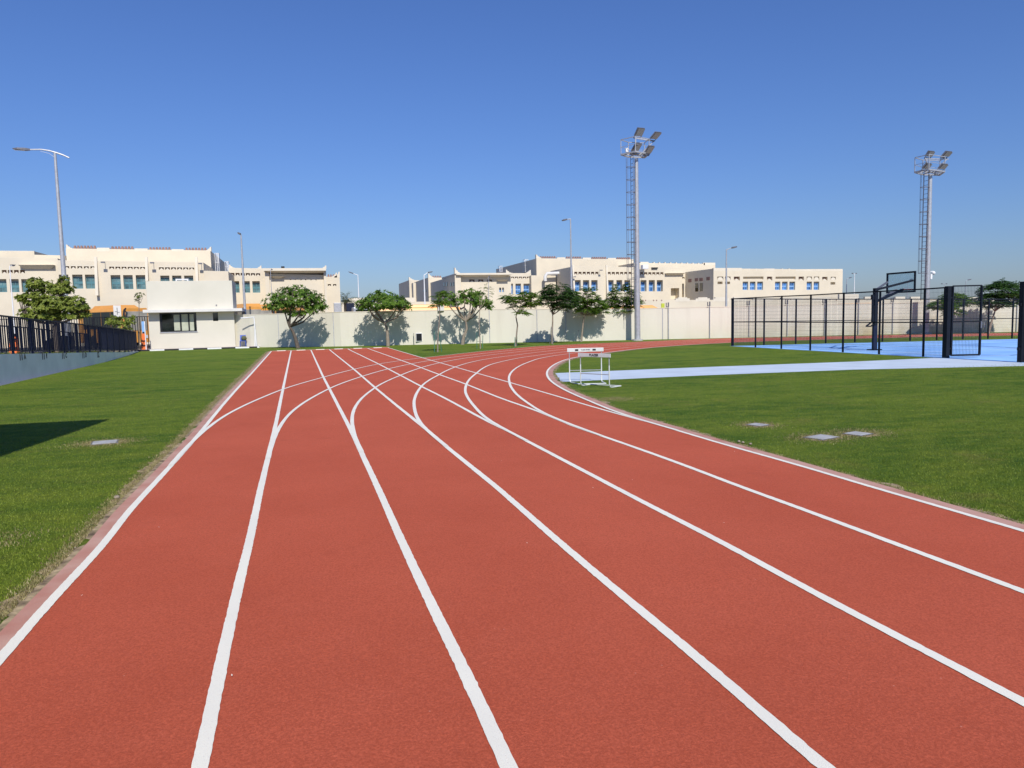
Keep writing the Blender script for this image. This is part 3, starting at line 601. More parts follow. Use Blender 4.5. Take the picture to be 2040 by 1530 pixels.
# straighten the wall line, keep the photo's lower edge
xs = [p.x for p in RA]; ys_ = [p.y for p in RA]
RL = [(-9.55, p.y) if p.y < 45 else (-9.55-(p.y-45)*.10, p.y) for p in RA]
def rtop(i):
    a = RL[i]; px = [-330, -120, 0, 100, 200, 250, 285][i]; return max(.02, PX(px, 702.5 if i > 1 else 703, a[0]).z)
ZT = [rtop(i) for i in range(7)]; ZT[-1] = .03
rw = empty("ramp_wall", (RL[0][0], RL[0][1], 0), "grey concrete ramp wall with black painted class numbers along the lawn", "wall")
wm = MB()
for i in range(6):
    a, b = RL[i], RL[i+1]; wm.hexa([(a[0], a[1], -.05), (b[0], b[1], -.05), (b[0]-.2, b[1], -.05), (a[0]-.2, a[1], -.05)], [(a[0], a[1], ZT[i]), (b[0], b[1], ZT[i+1]), (b[0]-.2, b[1], ZT[i+1]), (a[0]-.2, a[1], ZT[i])])
wm.build("wall", M['rampwall'], rw)
def ztop(y): return float(np.interp(y, [p[1] for p in RL], ZT))
def xw(y): return float(np.interp(y, [p[1] for p in RL], [p[0] for p in RL]))
pl = MB(); n_ = len(RL)
for i in range(n_-1):
    a, b = RL[i], RL[i+1]; pl.quad((a[0]-.2, a[1], ZT[i]-.06), (b[0]-.2, b[1], ZT[i+1]-.06), (-60, b[1], ZT[i+1]-.06), (-60, a[1], ZT[i]-.06))
tag(pl.build("raised_pavement", M['paver']), kind='structure')
def text(s, size, loc, rot, m, name, parent, ext=.003):
    cu = bpy.data.curves.new("t", 'FONT'); cu.body = s; cu.size = size; cu.align_x = 'CENTER'; cu.align_y = 'CENTER'; cu.extrude = ext; cu.offset = size*.035
    to = bpy.data.objects.new("t", cu); C.objects.link(to); bpy.context.view_layer.update(); dg = bpy.context.evaluated_depsgraph_get()
    me = bpy.data.meshes.new_from_object(to.evaluated_get(dg)); bpy.data.objects.remove(to); o = bpy.data.objects.new(name, me); C.objects.link(o)
    me.materials.clear(); me.materials.append(m); mw = Matrix.Translation(loc) @ rot
    me.transform(mw)
    if parent is not None: o.parent = parent; o.matrix_parent_inverse = Matrix.Translation(-parent.location)
    return o
ROTX = Matrix(((0, 0, 1, 0), (1, 0, 0, 0), (0, 1, 0, 0), (0, 0, 0, 1)))  # text faces +X, reads along +Y
for s, px, py, hh in (("11A", 42, 710.5, .34), ("11B", 86.5, 709.5, .34), ("11C", 126, 708.5, .36), ("11D", 166, 707.5, .38), ("12", 195.5, 706.5, .36)):
    p = PX(px, py, -9.55 + .006); text(s[:2], hh*1.15, (xw(p.y)+.006, p.y, p.z), ROTX, M['ltext'], "painted_number", rw)
    if len(s) > 2: text(s[2], hh*.78, (xw(p.y)+.006, p.y+hh*1.15, p.z-.02), ROTX, M['ltext'], "painted_letter", rw)
def railing(name, label, P, zt, h, m, gap=.11, bw=.022, group=None, postgap=2.0, cloth=None, xo=0):
    t = empty(name, (P[0][0]+xo, P[0][1], zt[0]), label, "railing", group)
    L = [0]
    for a, b in zip(P[:-1], P[1:]): L.append(L[-1]+math.hypot(b[0]-a[0], b[1]-a[1]))
    def at(s): return Vector((np.interp(s, L, [p[0]+xo for p in P]), np.interp(s, L, [p[1] for p in P]), np.interp(s, L, zt)))
    def hh(s): return float(np.interp(s, L, h))
    bars = MB(); k = int(L[-1]/gap)
    for i in range(k+1):
        s = i*gap; b = at(s); bars.cbox(b+Vector((0, 0, .12+(hh(s)-.14)/2)), bw, bw, hh(s)-.14)
    bars.build("bars", m, t)
    N = len(P)
    for z in (None, .12):
        rl = MB()
        for i in range(N-1):
            a, b = at(L[i]), at(L[i+1]); za, zb = (h[i], h[i+1]) if z is None else (z, z)
            rl.beam(a+Vector((0, 0, za)), b+Vector((0, 0, zb)), .06 if z is None else .04, .05 if z is None else .04)
        rl.build("rail", m, t)
    i = 0.0
    while i <= L[-1]+.01:
        b = at(i); MB().cbox(b+Vector((0, 0, hh(i)/2)), .07, .07, hh(i)).build("post", m, t); i += postgap
    if cloth:
        for (s0, s1, z0a, z1a, z1b) in cloth:
            cm = MB()
            a, b = at(s0)+Vector((.03, 0, 0)), at(s1)+Vector((.03, 0, 0)); cm.quad(a+Vector((0, 0, z0a)), b+Vector((0, 0, z0a)), b+Vector((0, 0, z1b)), a+Vector((0, 0, z1a)))
            cm.build("shade_cloth", M['darkn'], t)
    return t
hA = []
for i, px in enumerate((-330, -120, 0, 100, 200, 250, 285)):
    yt = 625+35*px/282 if px > 0 else 625+.124*px; a = RL[i]; hA.append(PX(px, yt, a[0]-.1).z-ZT[i])
railing("ramp_railing", "navy steel bar railing on top of the grey ramp wall", RL, ZT, hA, M['darkn'], group=None, xo=-.1, gap=.20, bw=.03)
P2_ = [(x-3.1, y) for x, y in RL]
railing("ramp_railing", "second navy railing behind the ramp with dark shade cloth tied on", P2_, [z-.06 for z in ZT], [1.35]*7, M['darkn'], gap=.5, bw=.03, cloth=[(28, 31, .1, .7, 1.1), (31, 36, .1, 1.1, 1.15)])
# tall black gate fence beside the gatehouse
Yg = 61.2; a = PY(-60, 632, Yg); b = PY(296, 632, Yg)
zg = float(PY(220, 632, Yg).z)
railing("bar_fence", "tall black vertical bar fence joining the gatehouse", [(-24, Yg+1.0), (-17.5, Yg+.4), (b.x, Yg)], [0, 0, 0], [zg, zg, zg], M['black'], gap=.17, bw=.045, postgap=2.4)

# ---- gatehouse
Hx0, Hx1, Hy = -10.72, -4.62, 60.0
gz = lambda py, px=380: PY(px, py, Hy).z
HW = empty("gatehouse", (Hx0, Hy, 0), "small cream gatehouse with flat roof slab and wide dark window", "building")
zs = gz(621.8); zt = gz(616.0); zp = gz(559.5, 380)
x0 = PY(297.5, 660, Hy).x; x1 = PY(468, 660, Hy).x; Dp = 3.4
wx0, wx1 = PY(318, 640, Hy).x, PY(391.5, 640, Hy).x; wz0, wz1 = gz(660.5), gz(622.2)
sx0, sx1 = PY(424, 630, Hy).x, PY(434.5, 630, Hy).x; sz0 = gz(639.5, 430)
def holed(m, X, Z, ztopf, holes, y, rec, sgn=1):
    """front face on plane y (looking to -y) with rectangular recesses; ztopf(x) is the top"""
    xs = sorted(set([round(v, 4) for v in [X[0], X[1]] + [h[0] for h in holes] + [h[1] for h in holes] if X[0]-1e-4 <= v <= X[1]+1e-4])); zz = sorted(set([round(v, 4) for v in [Z] + [h[2] for h in holes] + [h[3] for h in holes]]))
    for i in range(len(xs)-1):
        for j in range(len(zz)):
            a0, a1 = xs[i], xs[i+1]; b0 = zz[j]; top = j == len(zz)-1; xc = (a0+a1)/2
            z10 = ztopf(a0) if top else zz[j+1]; z11 = ztopf(a1) if top else zz[j+1]; zc = (b0+(z10+z11)/2)/2
            if any(h[0] < xc < h[1] and h[2] < zc < h[3] for h in holes): continue
            m.quad((a0, y, b0), (a1, y, b0), (a1, y, z11), (a0, y, z10))
    for h in holes:
        r = h[4] if len(h) > 4 else rec; a0, a1, b0, b1 = h[:4]; yb = y+r
        m.quad((a0, y, b0), (a0, yb, b0), (a0, yb, b1), (a0, y, b1)); m.quad((a1, yb, b0), (a1, y, b0), (a1, y, b1), (a1, yb, b1))
        m.quad((a0, y, b1), (a0, yb, b1), (a1, yb, b1), (a1, y, b1)); m.quad((a0, yb, b0), (a0, y, b0), (a1, y, b0), (a1, yb, b0)); m.quad((a0, yb, b0), (a1, yb, b0), (a1, yb, b1), (a0, yb, b1))
hm = MB(); holed(hm, (x0, x1), -.05, lambda x: zs, [(wx0, wx1, wz0, min(wz1, zs-.03)), (sx0, sx1, sz0, zs-.06)], Hy, .16)
hm.quad((x1, Hy, -.05), (x1, Hy+Dp, -.05), (x1, Hy+Dp, zs), (x1, Hy, zs)); hm.quad((x0, Hy+Dp, -.05), (x0, Hy, -.05), (x0, Hy, zs), (x0, Hy+Dp, zs)); hm.quad((x1, Hy+Dp, -.05), (x0, Hy+Dp, -.05), (x0, Hy+Dp, zs), (x1, Hy+Dp, zs))
hm.build("wall", M['house'], HW)
sl0, sl1 = PY(284, 619, Hy-.75).x, PY(482.5, 619, Hy-.75).x
MB().box(sl0, sl1, Hy-.72, Hy+Dp+.5, zs, zt).build("roof_slab", M['housew'], HW, bevel=.015)
pm = MB(); px0, px1 = PY(293, 600, Hy).x, PY(464, 600, Hy).x
pm.box(px0, px1, Hy+.02, Hy+.18, zt, zp).box(px0, px0+.16, Hy+.18, Hy+Dp-.1, zt, zp).box(px1-.16, px1, Hy+.18, Hy+Dp-.1, zt, zp).box(px0, px1, Hy+Dp-.1, Hy+Dp+.06, zt, zp)
pm.build("parapet", M['house'], HW, bevel=.015)
wf = MB(); zc1 = min(wz1, zs-.03); yw = Hy+.05; fwid = .07
wf.box(wx0, wx0+.14, yw, yw+.1, wz0, zc1).box(wx1-fwid, wx1, yw, yw+.1, wz0, zc1).box(wx0+.14, wx1-fwid, yw, yw+.1, zc1-fwid*1.3, zc1).box(wx0+.14, wx1-fwid, yw, yw+.1, wz0, wz0+fwid)
for px in (359.5, 376): x = PY(px, 640, Hy).x; wf.box(x-.05, x+.05, yw+.002, yw+.09, wz0+fwid, zc1-fwid*1.3)
wo = wf.build("window", M['dark'], HW)
xm = PY(359.5, 640, Hy).x; xm2 = PY(376, 640, Hy).x
MB().box(wx0+.14, wx1-fwid, yw+.06, yw+.07, wz0+fwid, zc1-fwid*1.3).build("pane", M['winblk'], wo)
MB().box(PY(346, 640, Hy).x, xm-.05, yw+.052, yw+.058, wz0+fwid+.03, zc1-.15).box(xm+.06, xm2-.05, yw+.052, yw+.058, wz0+fwid, zc1-.12).box(xm2+.05, wx1-.2, yw+.052, yw+.058, wz0+fwid, zc1-.12).build("blind", M['curtain'], wo)
MB().box(wx0-.03, wx1+.05, Hy-.05, Hy+.04, wz0-.06, wz0-.002).build("sill", M['galv'], HW)
w2 = MB().box(sx0, sx1, Hy+.08, Hy+.13, sz0, zs-.06).build("window", M['winblk'], HW)
vx = PY(431, 608, Hy); MB().tube([(vx.x, Hy-.03, vx.z), (vx.x, Hy+.05, vx.z)], .05, 10).build("vent_pipe", M['galvd'], HW)
rx0, rx1 = PY(350, 556, Hy+1.5).x, PY(375.5, 556, Hy+1.5).x; zr = PY(362, 555.5, Hy+1.5).z
MB().box(rx0, rx0+.1, Hy+1.4, Hy+1.9, zt, zr).box(rx1-.1, rx1, Hy+1.4, Hy+1.9, zt, zr).box(rx0+.1, rx1-.1, Hy+1.4, Hy+1.9, zr-.1, zr).build("roof_frame", M['white'], HW)
# pavement beside gatehouse with black and white kerb
pvt = MB().box(-11.1, -2.95, Hy-2.0, 63.5, -.04, .08).build("pavement", M['paver']); tag(pvt, kind='structure')
kb2 = MB(); kw = MB(); xk = -11.1; c_ = 0
while xk < -2.95:
    xe = min(xk+.95, -2.95); (kw if c_ % 2 == 1 else kb2).box(xk, xe, Hy-2.16, Hy-2.002, -.02, .10); xk = xe; c_ += 1
yk = Hy-2.16
while yk < 62.5:
    (kw if c_ % 2 == 1 else kb2).box(-2.948, -2.80, yk, yk+.5, -.02, .10); yk += .5; c_ += 1
kbo = kb2.build("kerb", M['ltext']); tag(kbo, kind='structure'); kw.build("painted_stone", M['white'], kbo)
# pipe frame
pf = empty("pipe_frame", (PY(508, 688, 59.9).x, 59.9, 0), "white pipe frame leaning from the wall beside the gatehouse", "frame")
A_ = PY(480, 634, 58.9); B_ = PY(506, 632, 58.5); C1_ = Vector((PY(508, 687, 58.5).x, 58.5, .08)); C2_ = Vector((C1_.x+.13, 58.35, .08))
MB().tube([A_, B_, Vector((B_.x+.02, 58.5, 1.2)), C1_], .05, 8).build("pipe", M['white'], pf); MB().tube([B_, C2_], .035, 8).build("pipe", M['white'], pf)
# chair and sack
cp = Vector((PY(484.5, 690, 59.3).x, 59.3, .08)); ch = empty("plastic_chair", tuple(cp), "small blue plastic chair in the gatehouse shade", "chair")
MB().cbox(cp+Vector((0, 0, .42)), .42, .42, .04).build("seat", M['bluep'], ch, bevel=.01); MB().hexa([cp+Vector(q) for q in ((-.21, .18, .44), (.21, .18, .44), (.21, .22, .44), (-.21, .22, .44))], [cp+Vector(q) for q in ((-.2, .26, .85), (.2, .26, .85), (.2, .30, .85), (-.2, .30, .85))]).build("backrest", M['bluep'], ch)
for sx in (-.19, .19):
    for sy in (-.19, .19): MB().beam(cp+Vector((sx*1.1, sy*1.1, 0)), cp+Vector((sx, sy, .42)), .035).build("leg", M['bluep'], ch)
sk = MB().ball((cp.x+.08, cp.y+.02, .08+.62), .20, 12, 8, .95); o = sk.build("cloth_bundle", M['sack'], smooth=True); tag(o, "olive cloth bundle resting on the blue chair", "bundle")
for v_ in o.data.vertices: v_.co += Vector((random.uniform(-.02, .02),)*3)
# sign, barriers
q = Vector((PY(236, 650, 58).x, 58, ztop(58))); t = empty("sign_post", tuple(q), "pale square sign on a thin post in front of the orange coach", "sign")
zA, zB = PY(235, 631, 58).z, PY(235, 608.5, 58).z; MB().tube([q, (q.x, q.y, zB)], .04, 8).build("post", M['galv'], t); MB().box(q.x-.24, q.x+.24, 57.94, 57.97, zA, zB).build("sign_board", M['housew'], t, bevel=.01)
MB().box(q.x-.02, q.x+.02, 57.925, 57.938, zA+.15, zB-.15).box(q.x-.15, q.x-.021, 57.925, 57.938, (zA+zB)/2-.05, (zA+zB)/2-.02).box(q.x+.021, q.x+.15, 57.925, 57.938, (zA+zB)/2-.1, (zA+zB)/2-.07).build("sign_mark", M['galvd'], t)
def barrier(p, lab, w_=.42, h_=.95):
    t = empty("traffic_barrier", tuple(p), lab, "barrier", "orange traffic barriers"); m = MB()
    x, y, z = p; m.hexa([(x-w_/2, y-.2, z), (x+w_/2, y-.2, z), (x+w_/2, y+.2, z), (x-w_/2, y+.2, z)], [(x-w_*.32, y-.08, z+h_), (x+w_*.32, y-.08, z+h_), (x+w_*.32, y+.08, z+h_), (x-w_*.32, y+.08, z+h_)])
    m.build("body", M['orangep'], t, bevel=.03); MB().tube([(x, y, z+h_), (x, y, z+h_+.12)], .07, 8).build("cap", M['dark'], t)
    MB().box(x-w_*.45, x+w_*.45, y-.225, y-.19, z+.28, z+.34).box(x-w_*.42, x+w_*.42, y-.20, y-.15, z+.6, z+.66).build("band", M['dark'], t)
yb_ = 29.0; pb2 = PX(28, 690, -10.4); barrier(Vector((pb2.x, pb2.y, ztop(pb2.y)-.06)), "orange traffic barrier standing behind the railing near the number 11A", .30, .72)
barrier(Vector((x0-.25, Hy-.8, .08)), "orange traffic barrier against the gatehouse corner", .34, 1.15)
q = Vector((PY(291, 690, 58.4).x, 58.4, .08)); o = MB().tube([q, (q.x, q.y, PY(291, 640, 58.4).z)], .035, 8).build("white_post", M['white'], smooth=True); tag(o, "thin white post beside the orange barrier at the gatehouse corner", "post")
q = Vector((PY(288, 690, 59.4).x, 59.4, .08)); o = MB().box(q.x-.1, q.x+.1, 59.4, 59.44, .9, 2.1).build("blue_banner", mat("pale_blue_cloth", (.22, .42, .75), .8)); tag(o, "narrow blue notice panel between fence and gatehouse", "panel")
q = Vector((PY(133, 640, 50).x, 50, 0)); o = MB().cbox((q.x, q.y, PY(133, 636, 50).z), .26, .15, .24).tube([(q.x, q.y, .0), (q.x, q.y, PY(133, 637, 50).z)], .04, 6).build("meter_box", M['housew'], bevel=.01); tag(o, "small white box on a post beneath the left tree", "box")
# left trees
tree_px("frangipani_tree", "large olive leaved tree behind the ramp railing under the tall lamp", None, (110, 668), 46, [(110, 655), (109, 643)],
  [(108, 610, 38, 24, 0, 4), (72, 598, 22, 26, .2, 2), (70, 568, 16, 14, 0, 1), (118, 578, 26, 14, .2, 1.4), (150, 610, 26, 20, -.2, 1.8), (60, 625, 18, 16, 0, .8), (128, 562, 10, 10, 0, .4), (165, 626, 14, 8, 0, .5), (98, 570, 14, 10, .3, .5), (42, 595, 8, 8, 0, .25), (96, 632, 30, 12, .1, 1.5), (145, 630, 24, 10, 0, 1.1), (62, 632, 16, 8, 0, .6)],
  leaf=M['leafB'], style='rosette', bark=M['bark'], n_tips=820, tipk=9, L=.19, Wd=.11, seed=41, limbs=9, r0=.12, bz=ztop(46)-.06)
tree_px("shrub", "small olive shrub growing through the black bar fence", None, (236, 690), 57, [(236, 670), (236, 662)], [(225, 640, 16, 12, 0, 1.5), (248, 642, 18, 12, .2, 1.5), (262, 634, 6, 6, 0, .3), (240, 655, 20, 8, 0, 1)], leaf=M['leafB'], style='rosette', bark=M['bark'], n_tips=110, tipk=8, L=.2, Wd=.09, seed=42, limbs=5, r0=.05, bz=.0, cat="shrub")
tree_px("young_tree", "thin young tree with few yellow leaves before the building", None, (277, 690), 62.6, [(277, 640), (277, 605)], [(278, 590, 8, 8, 0, 1), (272, 600, 5, 4, 0, .4)], leaf=M['leafY'], style='rosette', bark=M['barkl'], n_tips=16, tipk=7, L=.2, Wd=.09, seed=43, limbs=3, r0=.04)
# low plants on top of ramp wall
hg = MB(); rr = random.Random(5)
for k in range(260):
    y = rr.uniform(26.5, 56); p = Vector((xw(y)-.3-rr.uniform(0, .25), y, ztop(y)-.02)); rosette(hg, p, Vector((rr.uniform(-.3, .3), rr.uniform(-.3, .3), 1)), 6, rr.uniform(.08, .16), .04, rr)
o = hg.build("ground_plants", M['leafY']); tag(o, "low yellow green plants along the top of the ramp wall", "plants", kind='stuff')

# ================================================================== coaches
def coach(loc, rz, lab, group="orange coaches parked in the street", L=8.2):
    t = empty("coach", (0, 0, 0), lab, "coach", group); H_ = 3.45; W_ = 2.5
    b = MB(); prof = [(-1.25, .35), (-1.25, 2.95), (-1.12, 3.18), (1.12, 3.18), (1.25, 2.95), (1.25, .35)]
    F_ = [(x*(.97), -L/2, z) for x, z in prof]; F2 = [(x, -L/2+.35, z+(.0)) for x, z in prof]; Bk = [(x, L/2, z) for x, z in prof]
    n0 = len(b.v); b.v += F_+F2+Bk; b.f += [tuple(n0+i for i in range(6)), tuple(n0+12+i for i in reversed(range(6)))]
    for q in (0, 6):
        for i in range(6): b.f.append((n0+q+i, n0+q+6+i, n0+q+6+(i+1) % 6, n0+q+(i+1) % 6))
    b.build("body", M['orange'], t, bevel=.04)
    MB().hexa([(-.95, -L/2+.9, 3.182), (.95, -L/2+.9, 3.182), (.95, L/2-2, 3.182), (-.95, L/2-2, 3.182)], [(-.8, -L/2+1.5, 3.45), (.8, -L/2+1.5, 3.45), (.8, L/2-2.4, 3.45), (-.8, L/2-2.4, 3.45)]).build("roof_unit", M['orange'], t, bevel=.03)
    MB().box(-1.10, 1.10, -L/2-.03, -L/2+.02, 1.35, 2.9).build("windscreen", M['screen_reflect'], t, bevel=.01)
    for sx in (-1, 1):
        xx_ = sx*1.262
        for k in range(4):
            y0 = -L/2+.7+k*1.65; MB().box(min(xx_, xx_-sx*.03), max(xx_, xx_-sx*.03), y0, y0+1.6, 1.5, 2.9).build("side_window", M['winblk'], t)
        MB().tube([(sx*1.15, -L/2-.0, 2.95), (sx*1.25, -L/2-.35, 3.12), (sx*1.5, -L/2-.5, 3.0), (sx*1.58, -L/2-.5, 2.45)], [.06, .07, .08, .11], 8).build("mirror", M['dark'], t, smooth=True)
        for y in (-L/2+2.4, L/2-2.6):
            MB().tube([(sx*1.0, y, .5), (sx*1.27, y, .5)], .5, 18).build("wheel", M['dark'], t, smooth=True)
    for sx in (-.85, .85): MB().box(sx-.2, sx+.2, -L/2-.04, -L/2+.02, .7, .95).build("headlight", M['white'], t)
    move_to(t, loc, rz); return t
protoC = coach((0, 0, 0), 0, "x")
def place_coach(px, py, Y, rz, lab, first=[True], hz=3.45, dz=0):
    p = PY(px, py, Y); c = protoC if first[0] else copy_tree(protoC); first[0] = False
    c.location = (p.x, p.y, p.z-hz); c.rotation_euler = (0, 0, rz); c.scale = (.84, .84, 1); c['label'] = lab
def coach_on(px, Y, rz, lab, ztop_px): place_coach(px, ztop_px, Y, rz, lab)
coach_on(223, 70, R(42), "orange coach with black windscreen showing above the black bar fence", 609)
coach_on(112, 88, R(50), "orange coach mostly hidden by the large olive leaved tree", 631)
coach_on(487, 73, R(20), "orange coach with curved mirror beside the gatehouse roof", 606)
coach_on(556, 73, R(-24), "orange coach showing under the blossoming frangipani crown", 607)
coach_on(834, 64.5, R(86), "orange coach side on above the wall left of the sparse frangipani", 607)
coach_on(1248, 62, R(84), "orange coach whose roof shows right beside the near floodlight mast", 609)
coach_on(1702, 66, R(70), "orange coach roof seen above the wall through the court mesh", 604)
o = MB().cbox(PY(1320.5, 609.5, 56.0), .30, .05, .42).tube([PY(1320.5, 609.5, 56.05)-Vector((0, 0, 2.6)), PY(1320.5, 609.5, 56.05)], .03, 6).build("road_sign", M['yel']); tag(o, "small yellow green sign above the wall beside the near mast", "sign")
for px, py, lab in ((785-32, 611, "grey parked van roof between the two frangipani crowns"),):
    q = PY(px, py, 66); t = empty("parked_van", (q.x, q.y, 0), lab, "van")
    MB().box(q.x-2.2, q.x+2.2, 65, 66.9, .35, q.z).build("body", M['galv'], t, bevel=.12); MB().box(q.x-2.0, q.x+2.0, 64.97, 65.0, 1.5, q.z-.25).build("window", M['winblk'], t)

# ================================================================== street lamps
def lamp(px, ptop, pbot, d, lab, arm, head, r=.09, m=M['galv'], group="street lamps", base_z=0.0, curved=False, twin=False):
    """pole at column px (top px), at plane Y=d; arm/head end pixel"""
    bx = pbot[0]; b = PY(bx, pbot[1], d); tp = PY(px, ptop, d); x = (b.x+tp.x)/2; t = empty("street_lamp", (x, d, base_z), lab, "street lamp", group)
    MB().tube([(x, d, base_z), (x, d, base_z+.4), (x, d, tp.z)], [r*1.6, r*1.25, r*.55], 12).build("pole", m, t, smooth=True)
    MB().cbox((x, d, base_z+.03), r*5, r*5, .06).build("base_plate", m, t)
    hs = [(arm, head)] if not twin else [(arm, head), ((2*px-arm[0], arm[1]), (2*px-head[0], head[1]))]
    for ar, hd in hs:
        A = PY(ar[0], ar[1], d); H2 = PY(hd[0], hd[1], d); P0 = Vector((x, d, tp.z-.02))
        if curved:
            pts = [PY(138, 314.5, d), PY(126, 309, d), PY(113, 304.5, d), PY(98, 300.2, d), PY(82, 297.8, d), A]
            MB().tube(pts, [.045, .05, .055, .05, .045, .04], 8).build("arm", m, t, smooth=True); MB().tube([P0-Vector((0, 0, .25)), PY(98, 306, d), PY(80, 301, d)], .010, 5).build("stay", m, t)
        else: MB().tube([P0, A], [r*.5, r*.4], 8).build("arm", m, t, smooth=True)
        dd = (H2-A); Ld = dd.length; dd.normalize(); hm_ = MB(); s = Vector((0, 1, 0)); u = s.cross(dd)*-1
        if u.z < 0: u = -u
        for k_, (f_, wv, hv) in enumerate(((0, .05, .05), (.25, .13, .06), (.7, .15, .05), (1, .07, .02))): pass
        prof = [(0, .05, .05), (.25, .13, .07), (.7, .15, .055), (1, .06, .02)]; bs = len(hm_.v)
        for f_, wv, hv in prof:
            c = A+dd*Ld*f_
            for a_, b_ in ((-1, -1), (1, -1), (1, 1), (-1, 1)): hm_.v.append(tuple(c+s*wv*a_+u*hv*b_))
        for k_ in range(3):
            for j in range(4): hm_.f.append((bs+4*k_+j, bs+4*k_+(j+1) % 4, bs+4*k_+4+(j+1) % 4, bs+4*k_+4+j))
        hm_.f += [(bs+3, bs+2, bs+1, bs), (bs+12, bs+13, bs+14, bs+15)]
        hm_.build("lamp_head", M['galvd'], t, bevel=.01)
        MB().hexa([tuple(A+dd*Ld*f_+s*w_-u*.075) for f_, w_ in ((.3, -.1), (.9, -.08), (.9, .08), (.3, .1))], [tuple(A+dd*Ld*f_+s*w_-u*.055) for f_, w_ in ((.3, -.1), (.9, -.08), (.9, .08), (.3, .1))]).build("lens", M['lamp'], t)
lamp(112.5, 305, (128, 600), 52, "tall grey lamp with long curved arm rising behind the olive leaved tree", (60, 298), (25, 296), r=.14, curved=True)
lamp(481, 470, (487, 615), 63.6, "slim grey lamp with small dark head beside the gatehouse roof", (480, 467), (473, 463), r=.10)
lamp(714, 548, (714, 600), 118, "distant white lamp above the palm with arm pointing left", (704, 545), (694, 541), r=.10, m=M['white'])
lamp(1137, 436, (1138, 576), 60, "tall grey lamp rising between the dark dense tree and its neighbour", (1130, 437), (1119, 439), r=.09)
lamp(1448, 497, (1446, 611), 56.5, "grey lamp with raised arm to the right before the plain school block", (1457, 494), (1468, 491), r=.085)
lamp(1687, 556, (1686, 600), 112, "small far lamp right beside the end of the school block", (1691, 554), (1697, 552), r=.10)
lamp(1702, 546, (1702, 600), 110, "far twin headed lamp beyond the school block", (1704, 545), (1707, 544), r=.08, twin=True, m=M['white'])
lamp(1808, 559, (1808, 600), 105, "far lamp seen through the clear backboard", (1812, 557), (1818, 555), r=.08)
lamp(1924, 560, (1923, 600), 95, "far lamp over the wall behind the open gate leaf", (1928, 558), (1935, 556), r=.08)
lamp(1881, 566, (1881, 600), 110, "far twin headed lamp between mast and gate", (1884, 565.5), (1887, 565), r=.07, twin=True)
lamp(845, 548, (846, 600), 85, "white lamp with curved head before the distant cream block", (852, 543), (862, 541), r=.09, m=M['white'])
lamp(540, 538, (540, 590), 72, "low slim lamp before the portal of the left school", (540.2, 537), (543, 536.6), r=.04)
lamp(973.5, 552, (973, 605), 72, "low slim lamp before the portal of the right school", (973.7, 551.5), (977, 551), r=.04)
lamp(23, 530, (24, 640), 66, "slim lamp at the far end of the left school beyond the railing", (24, 529), (28, 528), r=.05, m=M['white'])

